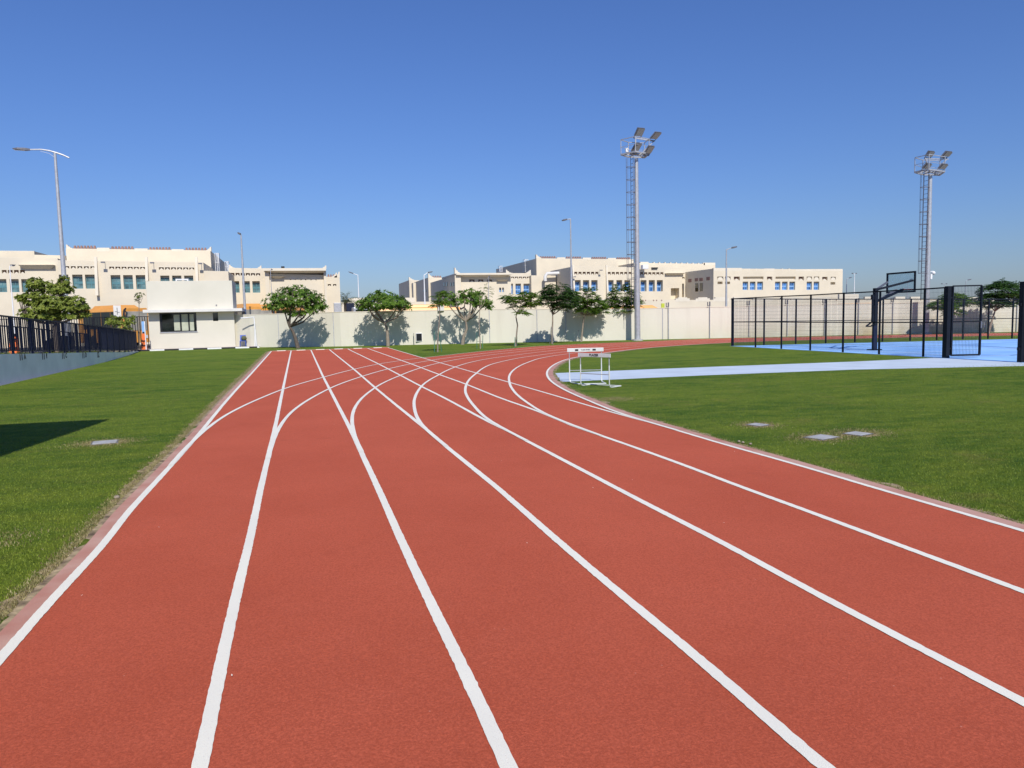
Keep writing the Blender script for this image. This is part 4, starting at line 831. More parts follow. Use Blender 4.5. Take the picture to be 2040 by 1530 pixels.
# ================================================================== floodlight masts
def mast(bpx, Y, top_px, lab, panels, plat, seed):
    b = PY(bpx[0], bpx[1], Y); x = b.x; zt_ = PY(top_px[0], top_px[1], Y).z; t = empty("floodlight_mast", (x, Y, 0), lab, "floodlight mast", "floodlight masts")
    MB().tube([(x, Y, 0), (x, Y, zt_*.5), (x, Y, zt_)], [.21, .17, .13], 16).build("pole", M['galv'], t, smooth=True)
    MB().tube([(x, Y, 0), (x, Y, .10)], .38, 14).build("base_plate", M['concrete'], t)
    # ladder with cage on the side facing left
    ld = MB(); lx = x-.33; z = 2.9
    for dy in (-.2, .2): ld.beam((lx, Y+dy, 2.4), (lx, Y+dy, zt_+.1), .028)
    while z < zt_: ld.beam((lx, Y-.2, z), (lx, Y+.2, z), .022); z += .3
    ld.build("ladder", M['galvd'], t)
    cg = MB(); z = 4.3
    while z < zt_-.4:
        pts = [(lx-.0+(-.42)*math.sin(a_), Y+.28*math.cos(a_), z) for a_ in np.linspace(0, math.pi, 7)]
        for p_, q_ in zip(pts[:-1], pts[1:]): cg.beam(p_, q_, .02, .03)
        cg.beam((lx, Y-.2, z), (x, Y, z), .03); cg.beam((lx, Y+.2, z), (x, Y, z), .03); z += .85
    for a_ in (math.pi*.35, math.pi*.5, math.pi*.65): cg.beam((lx-.42*math.sin(a_), Y+.28*math.cos(a_), 4.3), (lx-.42*math.sin(a_), Y+.28*math.cos(a_), zt_), .016)
    cg.build("ladder_cage", M['galvd'], t)
    # platform: irregular hexagon frame
    pl_ = [PY(a_, b_, Y+dy) for a_, b_, dy in plat]; zb = sum(p.z for p in pl_)/len(pl_)
    pf_ = MB()
    N = len(pl_)
    for k in range(N):
        p_, q_ = pl_[k].copy(), pl_[(k+1) % N].copy(); p_.z = q_.z = zb; pf_.beam(p_, q_, .07, .10)
        pf_.beam(p_, (x, Y, zb), .06, .07)
    for k in range(7):
        f_ = (k+.5)/7; a_ = pl_[0].lerp(pl_[1], f_); c_2 = pl_[3].lerp(pl_[2], f_); a_.z = c_2.z = zb+.05; pf_.beam(a_, c_2, .05, .02)
    pf_.build("platform", M['galv'], t)
    rl_ = MB()
    for k in range(N):
        p_, q_ = pl_[k].copy(), pl_[(k+1) % N].copy(); p_.z = q_.z = zb
        rl_.beam(p_, p_+Vector((0, 0, 1.0)), .04); rl_.beam(p_+Vector((0, 0, 1.0)), q_+Vector((0, 0, 1.0)), .045); rl_.beam(p_+Vector((0, 0, .5)), q_+Vector((0, 0, .5)), .025)
    rl_.build("guard_rail", M['galv'], t)
    for (a_, b_, wpx, hpx, dy, skew) in panels:
        c = PY(a_, b_, Y+dy); s = SCL(c); w2_, h2_ = wpx/s/2, hpx/s/2; tl = .75
        # floodlight tilted: face looks to the camera side and down
        ux = Vector((1, 0.15, 0)).normalized(); uz = Vector((skew, -.55, 1)).normalized()
        n_ = ux.cross(uz).normalized(); h2_ *= 1.12
        P = [c-ux*w2_-uz*h2_, c+ux*w2_-uz*h2_, c+ux*w2_+uz*h2_, c-ux*w2_+uz*h2_]
        fo = MB().hexa(P, [p-n_*.09 for p in P]) if (n_.y > 0) else MB().hexa([p-n_*-.0 for p in P], [p-n_*.09 for p in P]); fo.build("floodlight", M['galvd'], t, bevel=.012)
        nn_ = n_ if n_.y < 0 else -n_
        P3 = [c-ux*w2_*.88-uz*h2_*.88, c+ux*w2_*.88-uz*h2_*.88, c+ux*w2_*.88+uz*h2_*.88, c-ux*w2_*.88+uz*h2_*.88]
        lo = MB().hexa([p+nn_*.095 for p in P3], [p+nn_*.085 for p in P3]); lo.build("lens", M['lamp'], t)
        MB().beam(c-uz*h2_*.95-ux*w2_*.9, c-uz*h2_*1.5-ux*w2_*.9, .04).beam(c-uz*h2_*.95+ux*w2_*.9, c-uz*h2_*1.5+ux*w2_*.9, .04).beam(c-uz*h2_*1.5-ux*w2_, c-uz*h2_*1.5+ux*w2_, .07).build("yoke", M['galvd'], t)
    return t, x, zb
Y1 = 48.4
t, x, zb = mast((1270, 677), Y1, (1268.5, 316), "tall grey floodlight mast with caged ladder beside the green tree, nearest the running track",
  [(1274.5, 263, 17, 15, .1, .30), (1306.5, 270, 15, 15, -.3, .75), (1268.5, 293.5, 15, 16, -.5, .45), (1294, 298, 14, 15, -.5, .5)],
  [(1237, 309, .3), (1266, 314, -.8), (1293, 311, -.3), (1284, 306, .9), (1252, 303, .9)], 1)
MB().beam(PY(1265, 275, Y1), PY(1303, 281, Y1), .08).beam(PY(1266, 276, Y1), (x, Y1, zb), .06).beam(PY(1303, 281, Y1), (x+.3, Y1, zb), .06).build("crossarm", M['galv'], t)
MB().cbox(PY(1248.5, 299, Y1), .18, .14, .28).build("camera_unit", M['white'], t, bevel=.02)
Y2 = 43.3
t, x, zb = mast((1844.5, 665), Y2, (1855.5, 348), "grey floodlight mast with dome camera rising behind the basketball court",
  [(1853, 306.5, 17, 10.5, .1, .30), (1887, 306.5, 18, 10.5, -.2, .65), (1847, 331, 16, 11, -.5, .45), (1879, 331.5, 17, 10.5, -.5, .6)],
  [(1822, 346, .3), (1850, 348, -.8), (1882, 341, -.3), (1872, 341, .9), (1838, 343, .9)], 2)
MB().beam(PY(1842, 316.5, Y2), PY(1889, 317, Y2), .07).beam(PY(1844, 317, Y2), (x, Y2, zb), .06).beam(PY(1886, 317, Y2), (x+.4, Y2, zb), .06).build("crossarm", M['galv'], t)
cz = PY(1855, 544, Y2).z; MB().ball((x+.42, Y2-.1, cz), .13, 12, 8).beam((x, Y2, cz+.1), (x+.42, Y2-.1, cz+.12), .05).cbox((x+.15, Y2-.15, cz-.25), .14, .12, .35).build("dome_camera", M['white'], t, smooth=True)

# ================================================================== court mesh fence
def fence_run(name, lab, pts, tops, mid, gap=.055):
    t = empty(name, (pts[0].x, pts[0].y, 0), lab, "mesh fence", None)
    for p, z in zip(pts, tops): MB().cbox((p.x, p.y, z/2), .062, .062, z).build("post", M['black'], t)
    for (a, za), (b, zb_) in zip(list(zip(pts, tops))[:-1], list(zip(pts, tops))[1:]):
        MB().beam((a.x, a.y, za-.03), (b.x, b.y, zb_-.03), .045, .05).build("rail", M['black'], t); MB().beam((a.x, a.y, mid*za), (b.x, b.y, mid*zb_), .04, .042).build("rail", M['black'], t)
        wm_ = MB(); L = (b-a).length; k = int(L/gap)
        for i in range(1, k):
            f_ = i/k; p = a.lerp(b, f_); z = za+(zb_-za)*f_; wm_.beam((p.x, p.y, .05), (p.x, p.y, z-.06), .0042)
        for i in range(1, 14):
            wm_.beam((a.x, a.y, za*i/14), (b.x, b.y, zb_*i/14), .0042)
        wm_.build("mesh_panel", M['wire'], t)
    return t
npx = [(1458, 689.5, 594), (1505, 692.6, 591.5), (1556.5, 695.7, 589), (1614, 699.2, 586.5), (1679, 703, 582.8), (1751, 707.3, 579), (1839, 711.2, 574.2), (1879, 713, 571.5)]
pn = []; zn = []
for a, b, c in npx:
    p = PX(a, b, CX0); p.z = 0; pn.append(p); zn.append(PX(a+3, c, CX0).z)
fence_run("court_fence", "near black mesh fence of the court running toward the gate", pn, zn, .505)
epx = [(1458, 689.5, 594), (1522, 687.3, 594.5), (1585, 685.3, 594.8), (1645, 683.6, 595), (1703, 682, 595), (1758, 680.6, 595), (1813, 679.2, 595), (1866, 677.8, 595), (1918, 676.3, 595), (1968, 675.2, 595), (2016, 674.2, 595), (2062, 673, 595)]
pe = []; ze = []
for a, b, c in epx:
    p = G(a, b); pe.append(p); ze.append(PY(a+2, c, p.y).z)
pe[0] = pn[0]+Vector((.09, .02, 0)); fence_run("court_fence", "far black mesh fence along the back of the blue court", pe, ze, .505, .06)
gpost = pn[-1]; zg_ = zn[-1]+.02
gt = empty("mesh_gate", (gpost.x, gpost.y, 0), "open black mesh gate leaf hinged on a thick post", "gate")
MB().cbox((gpost.x+.03, gpost.y-.1, zg_/2), .16, .16, zg_).build("gate_post", M['black'], gt, bevel=.008)
ga = Vector((gpost.x+.22, gpost.y-.12, 0)); gb = G(1951, 712); gz_ = zg_+.0
fm = MB(); z0_ = .10
fm.beam(ga+Vector((0, 0, z0_)), ga+Vector((0, 0, gz_)), .06).beam(gb+Vector((0, 0, z0_)), gb+Vector((0, 0, gz_)), .06).beam(ga+Vector((0, 0, z0_)), gb+Vector((0, 0, z0_)), .06).beam(ga+Vector((0, 0, gz_)), gb+Vector((0, 0, gz_)), .05)
fm.beam(ga+Vector((0, 0, gz_*.505)), gb+Vector((0, 0, gz_*.505)), .05); fm.build("gate_frame", M['black'], gt)
mp_ = MB(); k = 20
for i in range(1, k): p = ga.lerp(gb, i/k); mp_.beam(p+Vector((0, 0, z0_)), p+Vector((0, 0, gz_)), .0055)
for i in range(1, 13): mp_.beam(ga+Vector((0, 0, z0_+(gz_-z0_)*i/13)), gb+Vector((0, 0, z0_+(gz_-z0_)*i/13)), .0055)
mp_.build("mesh_panel", M['wire'], gt)
MB().tube([gb+Vector((0, 0, 1.25)), gb+Vector((.12, -.05, 1.25)), gb+Vector((.12, -.05, 1.1))], .014, 6).cbox(gb+Vector((0, -.0, 1.2)), .06, .09, .25).build("handle", M['galvd'], gt)
for z in (.35, 2.2): MB().beam((gpost.x+.08, gpost.y-.1, z), ga+Vector((0, 0, z)), .05).build("hinge", M['black'], gt)
rp = PX(2033.5, 722, CX0); zr_ = PX(2038, 561, CX0).z
t = empty("gate_post", (rp.x, rp.y, 0), "thick black gate post standing alone on the near side of the gateway", "post")
MB().cbox((rp.x, rp.y, zr_/2), .16, .16, zr_).build("post", M['black'], t, bevel=.008); MB().cbox((rp.x-.11, rp.y, 1.9), .06, .08, .1).cbox((rp.x-.11, rp.y, .45), .06, .08, .1).build("hinge", M['black'], t)
fence_run("court_fence", "black mesh fence continuing toward the camera past the gateway", [Vector((rp.x+.1, rp.y-.12, 0)), Vector((rp.x+.1, rp.y-2.2, 0)), Vector((rp.x+.1, rp.y-4.3, 0))], [zr_-.03]*3, .505)

# ================================================================== basketball hoop
hb = PX(1742, 694.5, 24.9); hb.z = 0
h = empty("basketball_hoop", tuple(hb), "black basketball hoop with clear backboard on a thick pole inside the court", "basketball hoop")
zt_h = PY(1747, 574, hb.y).z
MB().cbox((hb.x, hb.y, zt_h/2), .17, .17, zt_h).build("pole", M['black'], h, bevel=.012); MB().cbox((hb.x, hb.y, .03), .45, .45, .05).build("base_plate", M['black'], h)
MB().cbox((hb.x-.05, hb.y-.09, .55), .19, .04, 1.1).build("pole_pad", M['darkn'], h, bevel=.01)
XB = 26.75
TL, TR, BR, BL = PX(1766.5, 544, XB), PX(1824, 540, XB), PX(1824, 583, XB), PX(1766.5, 584, XB)
ya_, yb2 = (TL.y+BL.y)/2, (TR.y+BR.y)/2; zt2, zb2 = (TL.z+TR.z)/2, (BL.z+BR.z)/2
fr = MB(); th_ = .075
fr.box(XB-.03, XB+.03, min(ya_, yb2), max(ya_, yb2), zt2-th_, zt2).box(XB-.03, XB+.03, min(ya_, yb2), max(ya_, yb2), zb2, zb2+th_)
fr.box(XB-.028, XB+.028, min(ya_, yb2), min(ya_, yb2)+th_, zb2+th_, zt2-th_).box(XB-.028, XB+.028, max(ya_, yb2)-th_, max(ya_, yb2), zb2+th_, zt2-th_)
bb = fr.build("backboard", M['black'], h)
MB().box(XB-.008, XB+.008, min(ya_, yb2)+th_, max(ya_, yb2)-th_, zb2+th_, zt2-th_).build("glass", M['clear'], bb)
top = Vector((hb.x, hb.y, zt_h-.08)); low = Vector((hb.x, hb.y, zt_h-.62))
MB().beam(top, (XB-.05, min(ya_, yb2)+.1, zt2-.42), .09, .09).build("arm", M['black'], h)
MB().beam(top, (XB-.05, max(ya_, yb2)-.1, zt2-.42), .07, .07).build("arm", M['galvd'], h)
MB().beam(low, (XB-.05, (ya_+yb2)/2-.2, zb2+.15), .09, .09).build("arm", M['black'], h); MB().beam(low, (XB-.05, (ya_+yb2)/2+.2, zb2+.15), .07, .07).build("arm", M['galvd'], h)
rc = Vector((XB+.38, (ya_+yb2)/2, zb2+.16)); rp_ = [rc+Vector((.225*math.cos(a_), .225*math.sin(a_), 0)) for a_ in np.linspace(0, 2*math.pi, 25)]
MB().tube(rp_, .012, 6, cap=False).cbox((XB+.08, rc.y, rc.z), .14, .14, .06).build("rim", M['rim'], h)
# height adjuster on the left of the pole
u0 = PY(1738.5, 592, hb.y); MB().beam((hb.x-.08, hb.y, u0.z), (u0.x, hb.y, u0.z), .09).cbox((u0.x, hb.y, u0.z), .10, .12, .22).beam((u0.x, hb.y, u0.z), (u0.x, hb.y, PY(1738, 640, hb.y).z), .06).build("adjuster", M['black'], h)
tpt = PY(1725.5, 650, hb.y); jpt = PY(1744, 636, hb.y); MB().beam((hb.x-.09, hb.y, PY(1745, 608, hb.y).z), PY(1738.5, 641, hb.y), .10).beam(jpt, tpt, .055).beam(PY(1746, 641, hb.y), PY(1735, 650, hb.y), .05).beam(tpt, PY(1735, 650, hb.y), .05).build("crank", M['black'], h)

# ================================================================== hurdles
def hurdle(pl, pr, fl, fr_, zb_, zt__, lab, marks, mirrored=False):
    pl, pr, fl, fr_ = [Vector((p.x, p.y, 0)) for p in (pl, pr, fl, fr_)]
    t = empty("hurdle", tuple((pl+pr)/2), lab, "hurdle", "white training hurdles"); U = (pr-pl).normalized(); r = .0155
    z3 = Vector((0, 0, 1))
    for p, f_ in ((pl, fl), (pr, fr_)):
        d = (f_-p).normalized()
        MB().tube([f_+z3*r, p+d*.12+z3*r, p+d*.04+z3*.03, p+z3*.10, p+z3*(zt__-.30)], r, 8).build("upright", M['whited'], t, smooth=True)
        MB().tube([p+z3*(zt__-.5), p+z3*(zt__-.03)], r*.8, 8).build("inner_post", M['galv'], t, smooth=True)
    MB().tube([fl+z3*r, fr_+z3*r], r*.9, 8).build("base_bar", M['whited'], t, smooth=True)
    MB().beam(pl+z3*.34, pr+z3*.34, .02).build("crossbar", M['galv'], t)
    nrm = Vector((U.y, -U.x, 0)); ext = .06
    A = pl-U*ext+nrm*.03; B = pr+U*ext+nrm*.03
    bd = MB().hexa([A+z3*zb_, B+z3*zb_, B-nrm*.02+z3*zb_, A-nrm*.02+z3*zb_], [A+z3*zt__, B+z3*zt__, B-nrm*.02+z3*zt__, A-nrm*.02+z3*zt__]).build("board", M['whited'], t, bevel=.004)
    Lb = (B-A).length; rot = Matrix(((U.x, 0, nrm.x, 0), (U.y, 0, nrm.y, 0), (0, 1, 0, 0), (0, 0, 0, 1)))
    for (s, size, f_) in marks:
        c = A+U*Lb*f_+nrm*.003+z3*((zb_+zt__)/2)
        if s == '#': o_ = MB().hexa([c-U*.045-z3*.024, c+U*.045-z3*.024, c+U*.045-z3*.024+nrm*.002, c-U*.045-z3*.024+nrm*.002], [c-U*.045+z3*.024, c+U*.045+z3*.024, c+U*.045+z3*.024+nrm*.002, c-U*.045+z3*.024+nrm*.002]).build("square_mark", M['ltext'], t)
        else: text(s, size, c, rot, M['ltext'], "lettering", t, .0008)
    return t
h1l, h1r = G(1135, 762.5), G(1198.5, 761)
hurdle(h1l, h1r, G(1153, 766), G(1207, 765), PY(1166, 700.6, (h1l.y+h1r.y)/2).z, PY(1166, 694.6, (h1l.y+h1r.y)/2).z+.02, "taller white hurdle with two black squares on its board", [('#', 0, .26), ('BLAZER METERS', .034, .50), ('#', 0, .74)])
h2l, h2r = G(1157, 769.5), G(1214, 773.3)
hurdle(h2l, h2r, G(1178, 766.8), G(1237, 770), PY(1185, 711.2, (h2l.y+h2r.y)/2).z, PY(1185, 704.6, (h2l.y+h2r.y)/2).z+.01, "shorter white hurdle with bold black word on its board, closest to the camera", [('BLAZER', .085, .50)])

# ================================================================== school buildings
def block(root, Y, xl, xr, yt_l, yt_r, depth, holes_px, m=M['cream'], rec=.42, name="wall", roof=True, zb=-.05):
    X0, X1 = PY(xl, yt_l, Y).x, PY(xr, yt_r, Y).x; zl, zr2 = PY(xl, yt_l, Y).z, PY(xr, yt_r, Y).z
    f = lambda x: zl+(zr2-zl)*(x-X0)/(X1-X0)
    H2 = []
    for h_ in holes_px:
        a, b, c, d = h_[:4]; p, q = PY(a, (c+d)/2, Y), PY(b, (c+d)/2, Y); pt, pb_2 = PY((a+b)/2, c, Y), PY((a+b)/2, d, Y); H2.append((p.x, q.x, pb_2.z, pt.z) + tuple(h_[4:5]))
    m_2 = MB(); 
    # each column band separately so that rows of unequal height stay simple
    holed(m_2, (X0, X1), zb, f, H2, Y, rec)
    m_2.quad((X1, Y, zb), (X1, Y+depth, zb), (X1, Y+depth, zr2), (X1, Y, zr2)); m_2.quad((X0, Y+depth, zb), (X0, Y, zb), (X0, Y, zl), (X0, Y+depth, zl)); m_2.quad((X1, Y+depth, zb), (X0, Y+depth, zb), (X0, Y+depth, zl), (X1, Y+depth, zr2))
    m_2.quad((X0, Y+.02, zl-.5), (X1, Y+.02, zr2-.5), (X1, Y+depth-.02, zr2-.5), (X0, Y+depth-.02, zl-.5))
    m_2.build(name, m, root)
    # parapet rim thickness
    rm = MB()
    for (p0, p1, za, zb__) in (((X0, Y+.003), (X1, Y+.003), zl, zr2),): rm.hexa([(X0+.003, Y+.003, zl-.499), (X1-.003, Y+.003, zr2-.499), (X1-.003, Y+.25, zr2-.499), (X0+.003, Y+.25, zl-.499)], [(X0+.003, Y+.003, zl+.03), (X1-.003, Y+.003, zr2+.03), (X1-.003, Y+.25, zr2+.03), (X0+.003, Y+.25, zl+.03)])
    rm.build("parapet", M['cream2'], root)
    return H2
def window(root, h_, Y, rec, g_, f_, mull=True):
    a, b, c, d = h_[:4]; d = c+(d-c)*.84; y = Y+rec-.06; w_ = MB(); th = .06
    w_.box(a+.003, a+th, y, y+.05, c+.003, d-.003).box(b-th, b-.003, y, y+.05, c+.003, d-.003).box(a+th, b-th, y, y+.05, c+.003, c+th).box(a+th, b-th, y, y+.05, d-th, d-.003)
    zm = c+(d-c)*.52; w_.box(a+th, b-th, y-.001, y+.05, zm-.11, zm+.11)
    xm_ = (a+b)/2; w_.box(xm_-.03, xm_+.03, y+.001, y+.05, c+th, zm-.11).box(xm_-.03, xm_+.03, y+.001, y+.05, zm+.11, d-th)
    o_ = w_.build("window", f_, root); MB().box(a+.01, b-.01, y+.03, y+.045, c+.01, d-.01).build("pane", g_, o_)
def arch(root, h_, Y, kind='point'):
    a, b, c, d = h_[:4]; xm_ = (a+b)/2; hh = d-c; y0, y1 = Y+.004, Y+.36
    if kind == 'point': prof = [(a+(b-a)*.08, c+.003), (b-(b-a)*.08, c+.003), (xm_+(b-a)*.2, c+hh*.26), (xm_, c+hh*.5), (xm_-(b-a)*.2, c+hh*.26)]
    else: prof = [(a+.003, c+.003), (b-.003, c+.003)] + [(xm_+(b-a)*.42*math.cos(t_), c+hh*.25+hh*.62*math.sin(t_)) for t_ in np.linspace(0, math.pi, 9)]
    m_2 = MB(); n0 = len(prof); m_2.v = [(x_, y0, z_) for x_, z_ in prof]+[(x_, y1, z_) for x_, z_ in prof]; m_2.f = [tuple(range(n0))]+[(i, n0+i, n0+(i+1) % n0, (i+1) % n0) for i in range(n0)]
    m_2.build("arch_niche", M['cream2'], root)
def back_panel(root, h_, Y, rec): MB().box(h_[0]+.002, h_[1]-.002, Y+rec-.03, Y+rec-.004, h_[2]+.002, h_[3]-.002).build("niche_shade_back", M['recess_shade'], root)  # brown panel paints recess shade onto the niche back
def facade(root, Y, xl, xr, ytl, ytr, depth, wins=(), arches=(), rounds=(), plain=(), gm=None, fm=None, rec=.42):
    H_ = block(root, Y, xl, xr, ytl, ytr, depth, [w_+(rec,) for w_ in wins]+[a_+(.42,) for a_ in arches]+[a_+(.42,) for a_ in rounds]+[p_ for p_ in plain], rec=rec)
    i = 0
    for w_ in wins: window(root, H_[i], Y, rec, gm, fm); i += 1
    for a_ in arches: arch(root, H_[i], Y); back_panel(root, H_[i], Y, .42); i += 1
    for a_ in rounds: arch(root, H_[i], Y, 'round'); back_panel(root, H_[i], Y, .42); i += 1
def crenels(root, Y, groups, dy=.12, n=7, hpx=4, up=.26):
    for (a, b, yy_) in groups:
        A, B = PY(a, yy_, Y), PY(b, yy_, Y); m_2 = MB(); s = (B.x-A.x)/n
        for k in range(n):
            xc = A.x+s*(k+.5); z = A.z+(B.z-A.z)*(k+.5)/n; wv = s*.46; m_2.hexa([(xc-wv, Y+dy, z-.06), (xc+wv, Y+dy, z-.06), (xc+wv, Y+dy+.2, z-.06), (xc-wv, Y+dy+.2, z-.06)], [(xc-wv*.45, Y+dy, z+up), (xc+wv*.45, Y+dy, z+up), (xc+wv*.45, Y+dy+.2, z+up), (xc-wv*.45, Y+dy+.2, z+up)])
        m_2.build("crenellation", M['recess_shade'], root)  # brown colour stands in for shade in the parapet gaps
def merlon(root, Y, a, b, yt, yb2_, dep=.4):
    A, B = PY(a, yt, Y), PY(b, yt, Y); z0 = PY(a, yb2_, Y).z-.1; MB().box(A.x, B.x, Y-.004, Y+dep, z0, (A.z+B.z)/2).build("merlon", M['cream2'], root)
def finial(root, Y, px, yt, yb2_, sgn, dep=.5):   # stepped corner horn
    A = PY(px, yt, Y); z0 = PY(px, yb2_, Y).z-.05; H3 = A.z-z0; s = 1/SCL(A)
    pr = [(0, 0), (0, H3), (2.2*s, H3*.93), (3.2*s, H3*.62), (6*s, H3*.5), (7*s, H3*.28), (10*s, H3*.22), (11*s, 0)]
    m_2 = MB(); P = [(A.x+sgn*x_, z0+z_) for x_, z_ in pr]; n0 = len(P); m_2.v = [(x_, Y-.006, z_) for x_, z_ in P]+[(x_, Y+dep, z_) for x_, z_ in P]
    m_2.f = [tuple(range(n0)), tuple(reversed(range(n0, 2*n0)))]+[(i, n0+i, n0+(i+1) % n0, (i+1) % n0) for i in range(n0)]; m_2.build("finial", M['cream2'], root)
def fin(root, Y, px, yt, yb2_, out=.55):
    A, B = PY(px, yt, Y), PY(px, yb2_, Y); m_2 = MB(); x_ = A.x; m_2.hexa([(x_-.12, Y-out, B.z), (x_+.12, Y-out, B.z), (x_+.12, Y, B.z), (x_-.12, Y, B.z)], [(x_-.12, Y-.12, A.z), (x_+.12, Y-.12, A.z), (x_+.12, Y, A.z), (x_-.12, Y, A.z)]); m_2.build("buttress", M['cream2'], root)
def canopy(root, Y, a, b, yt, yb2_, out=.6):
    A, B = PY(a, yt, Y), PY(b, yb2_, Y); m_2 = MB(); m_2.hexa([(A.x+.35, Y-.05, B.z), (B.x-.35, Y-.05, B.z), (B.x-.35, Y, B.z), (A.x+.35, Y, B.z)], [(A.x, Y-out, A.z), (B.x, Y-out, A.z), (B.x, Y, A.z), (A.x, Y, A.z)]); m_2.build("canopy", M['cream2'], root)
def row(x0_, w_, gap, n_2, t_, b_): return [(x0_+i*gap, x0_+i*gap+w_, t_, b_) for i in range(n_2)]
AX = empty("school_building", (PY(200, 560, 79).x, 79, 0), "large cream school building with teal windows behind the gatehouse", "building")
T_, TF = M['teal'], M['tealf']
# left complex
facade(AX, 79, 115, 405, 519, 523, 9, wins=[(118, 137, 547, 575), (144.5, 165, 547, 575), (170, 190, 547, 575), (221, 240.5, 548, 576), (246, 265, 548, 576), (271, 290, 548, 576), (320, 338, 549, 577), (343.5, 362, 549, 577), (367.5, 385.5, 549, 577)],
  arches=row(115, 9.7, 13, 6, 527.8, 535.5)[1:]+row(217.5, 9.7, 12.3, 6, 528.8, 536.5)+row(316.5, 9.7, 12.1, 6, 529.8, 537.5), gm=T_, fm=TF)
facade(AX, 81, -140, 114.8, 511, 515, 9, wins=[(-60, -41, 556, 582), (-34, -15, 556, 582), (-9, 13.5, 556, 582), (20, 38, 556, 582), (43, 60, 556, 582)], arches=row(3.5, 9.7, 12.1, 4, 537.8, 545)+row(-60, 9.5, 12.1, 4, 538, 545), gm=T_, fm=TF)
canopy(AX, 81, 40, 111, 528.5, 536); 
block(AX, 88, 131, 419, 495.5, 499.5, 21, []); crenels(AX, 88, [(145, 191, 494), (220, 266, 495.5), (296, 340, 497), (368, 412, 498)]); finial(AX, 88, 131.5, 487, 495, 1); finial(AX, 88, 420.5, 491.5, 499.5, -1)
for a_, b_, c_2 in ((193, 218, 493.5), (268, 294, 495), (342, 366, 496.5)): merlon(AX, 88, a_, b_, c_2, 499)
block(AX, 92, -140, 68, 499, 500.5, 10, []); block(AX, 90, 68, 130, 508, 509.5, 8, [])
for px, a_, b_ in ((190.5, 512, 589), (291.5, 512, 560), (391, 512, 561)): fin(AX, 79, px, a_, b_)
block(AX, 78.9, 405.2, 454.8, 540, 541, 9, []) 
# lattice stair towers on the roof side
def lattice(root, Y, a, b, yt, yb2_):
    A, B = PY(a, yt, Y), PY(b, yb2_, Y); m_2 = MB(); D = B.x-A.x
    for dx in (0, .5, 1):
        for dy in (0, 1.2): m_2.beam((A.x+D*dx, Y+dy, B.z), (A.x+D*dx, Y+dy, A.z), .05)
    k = max(2, int((A.z-B.z)/.9))
    for i in range(k+1):
        z = B.z+(A.z-B.z)*i/k
        for dy in (0, 1.2): m_2.beam((A.x, Y+dy, z), (B.x, Y+dy, z), .05)
        m_2.beam((A.x, Y, z), (A.x, Y+1.2, z), .07); m_2.beam((B.x, Y, z), (B.x, Y+1.2, z), .07)
    m_2.build("roof_ladder", M['white'], root)
lattice(AX, 92, 428, 437, 504.5, 541); lattice(AX, 98, 448, 455.5, 521, 541)
facade(AX, 86, 455, 541, 534, 535.5, 8, wins=[(463, 477, 560, 583), (483, 498, 560, 583), (503, 518, 560, 583)], arches=row(459, 8.2, 10.2, 6, 543, 549.5), gm=T_, fm=TF)
finial(AX, 86, 456, 527, 534, 1); finial(AX, 86, 520.5, 529, 535, -1)
# portal and tower
facade(AX, 84, 536, 644.5, 546, 548, 8, arches=[(577.5, 589, 551, 558), (598.5, 610, 551.5, 558.5), (618.5, 630.5, 551.5, 558.5)], gm=T_, fm=TF, rec=.5)
A_, B_, C_2 = PY(525, 533, 83.0), PY(649.5, 539, 83.0), PY(649.5, 543, 83.0); MB().box(A_.x, B_.x, 83.0, 92, B_.z, (A_.z+PY(649.5, 537, 83).z)/2+.05).hexa([(A_.x+.9, 83.95, C_2.z), (B_.x-.3, 83.95, C_2.z), (B_.x-.3, 91, C_2.z), (A_.x+.9, 91, C_2.z)], [(A_.x+.2, 83.15, B_.z-.003), (B_.x-.1, 83.15, B_.z-.003), (B_.x-.1, 91, B_.z-.003), (A_.x+.2, 91, B_.z-.003)]).build("cornice", M['cream2'], AX)
block(AX, 83.6, 527.5, 535.8, 541, 541, 8, []); block(AX, 83.6, 644.6, 649.6, 541, 541, 8, []); finial(AX, 83, 649.8, 528.5, 535, -1); canopy(AX, 84, 540, 566, 551, 555)
MB().cbox(PY(563.5, 533.5, 84), .35, .3, .3).build("roof_lamp", M['dark'], AX)
facade(AX, 88, 650, 676.5, 552, 552.5, 6, arches=[(653, 659.5, 566, 569.8), (663.5, 670, 566, 569.8)], gm=T_, fm=TF); finial(AX, 88, 676.5, 541, 552, -1); finial(AX, 88, 671, 543, 552, -1); crenels(AX, 88, [(652, 667, 551)], n=3)
for px, py in ((205, 522.5), (303, 523.5), (25, 528.5), (399, 525)):
    q = PY(px, py, 78.2); MB().cbox(q, .34, .2, .12).beam(q, q+Vector((.0, .8, .1)), .04).build("wall_lamp", M['galvd'], AX)
# right complex
BX = empty("school_building", (PY(1250, 560, 102).x, 102, 0), "wide cream school building with blue windows and tall rear hall behind the masts", "building")
B2, BF = M['blue'], M['bluel']
block(BX, 132, 815, 838, 558, 559, 14, []); finial(BX, 132, 814.5, 552, 558, 1); block(BX, 130, 823, 838, 563.5, 563.5, 1.9, [])
facade(BX, 117, 853, 881, 553, 553.5, 15, arches=[(859.5, 866, 568, 571.5), (869, 875.5, 568, 571.5)], gm=B2, fm=BF); finial(BX, 117, 853, 545, 553, 1); crenels(BX, 117, [(861, 880, 552.5)], n=4)
block(BX, 98, 906, 918, 549, 549, 20, []); finial(BX, 98, 905.5, 533, 545, 1)
facade(BX, 98.6, 918.1, 1018, 549, 549.5, 18, wins=[(994.5, 998.5, 573, 582), (1000.5, 1004, 573, 582)], arches=[(935, 945.5, 555.5, 562), (953, 963, 555.5, 562), (970.5, 980.5, 555.5, 562)], gm=B2, fm=BF)
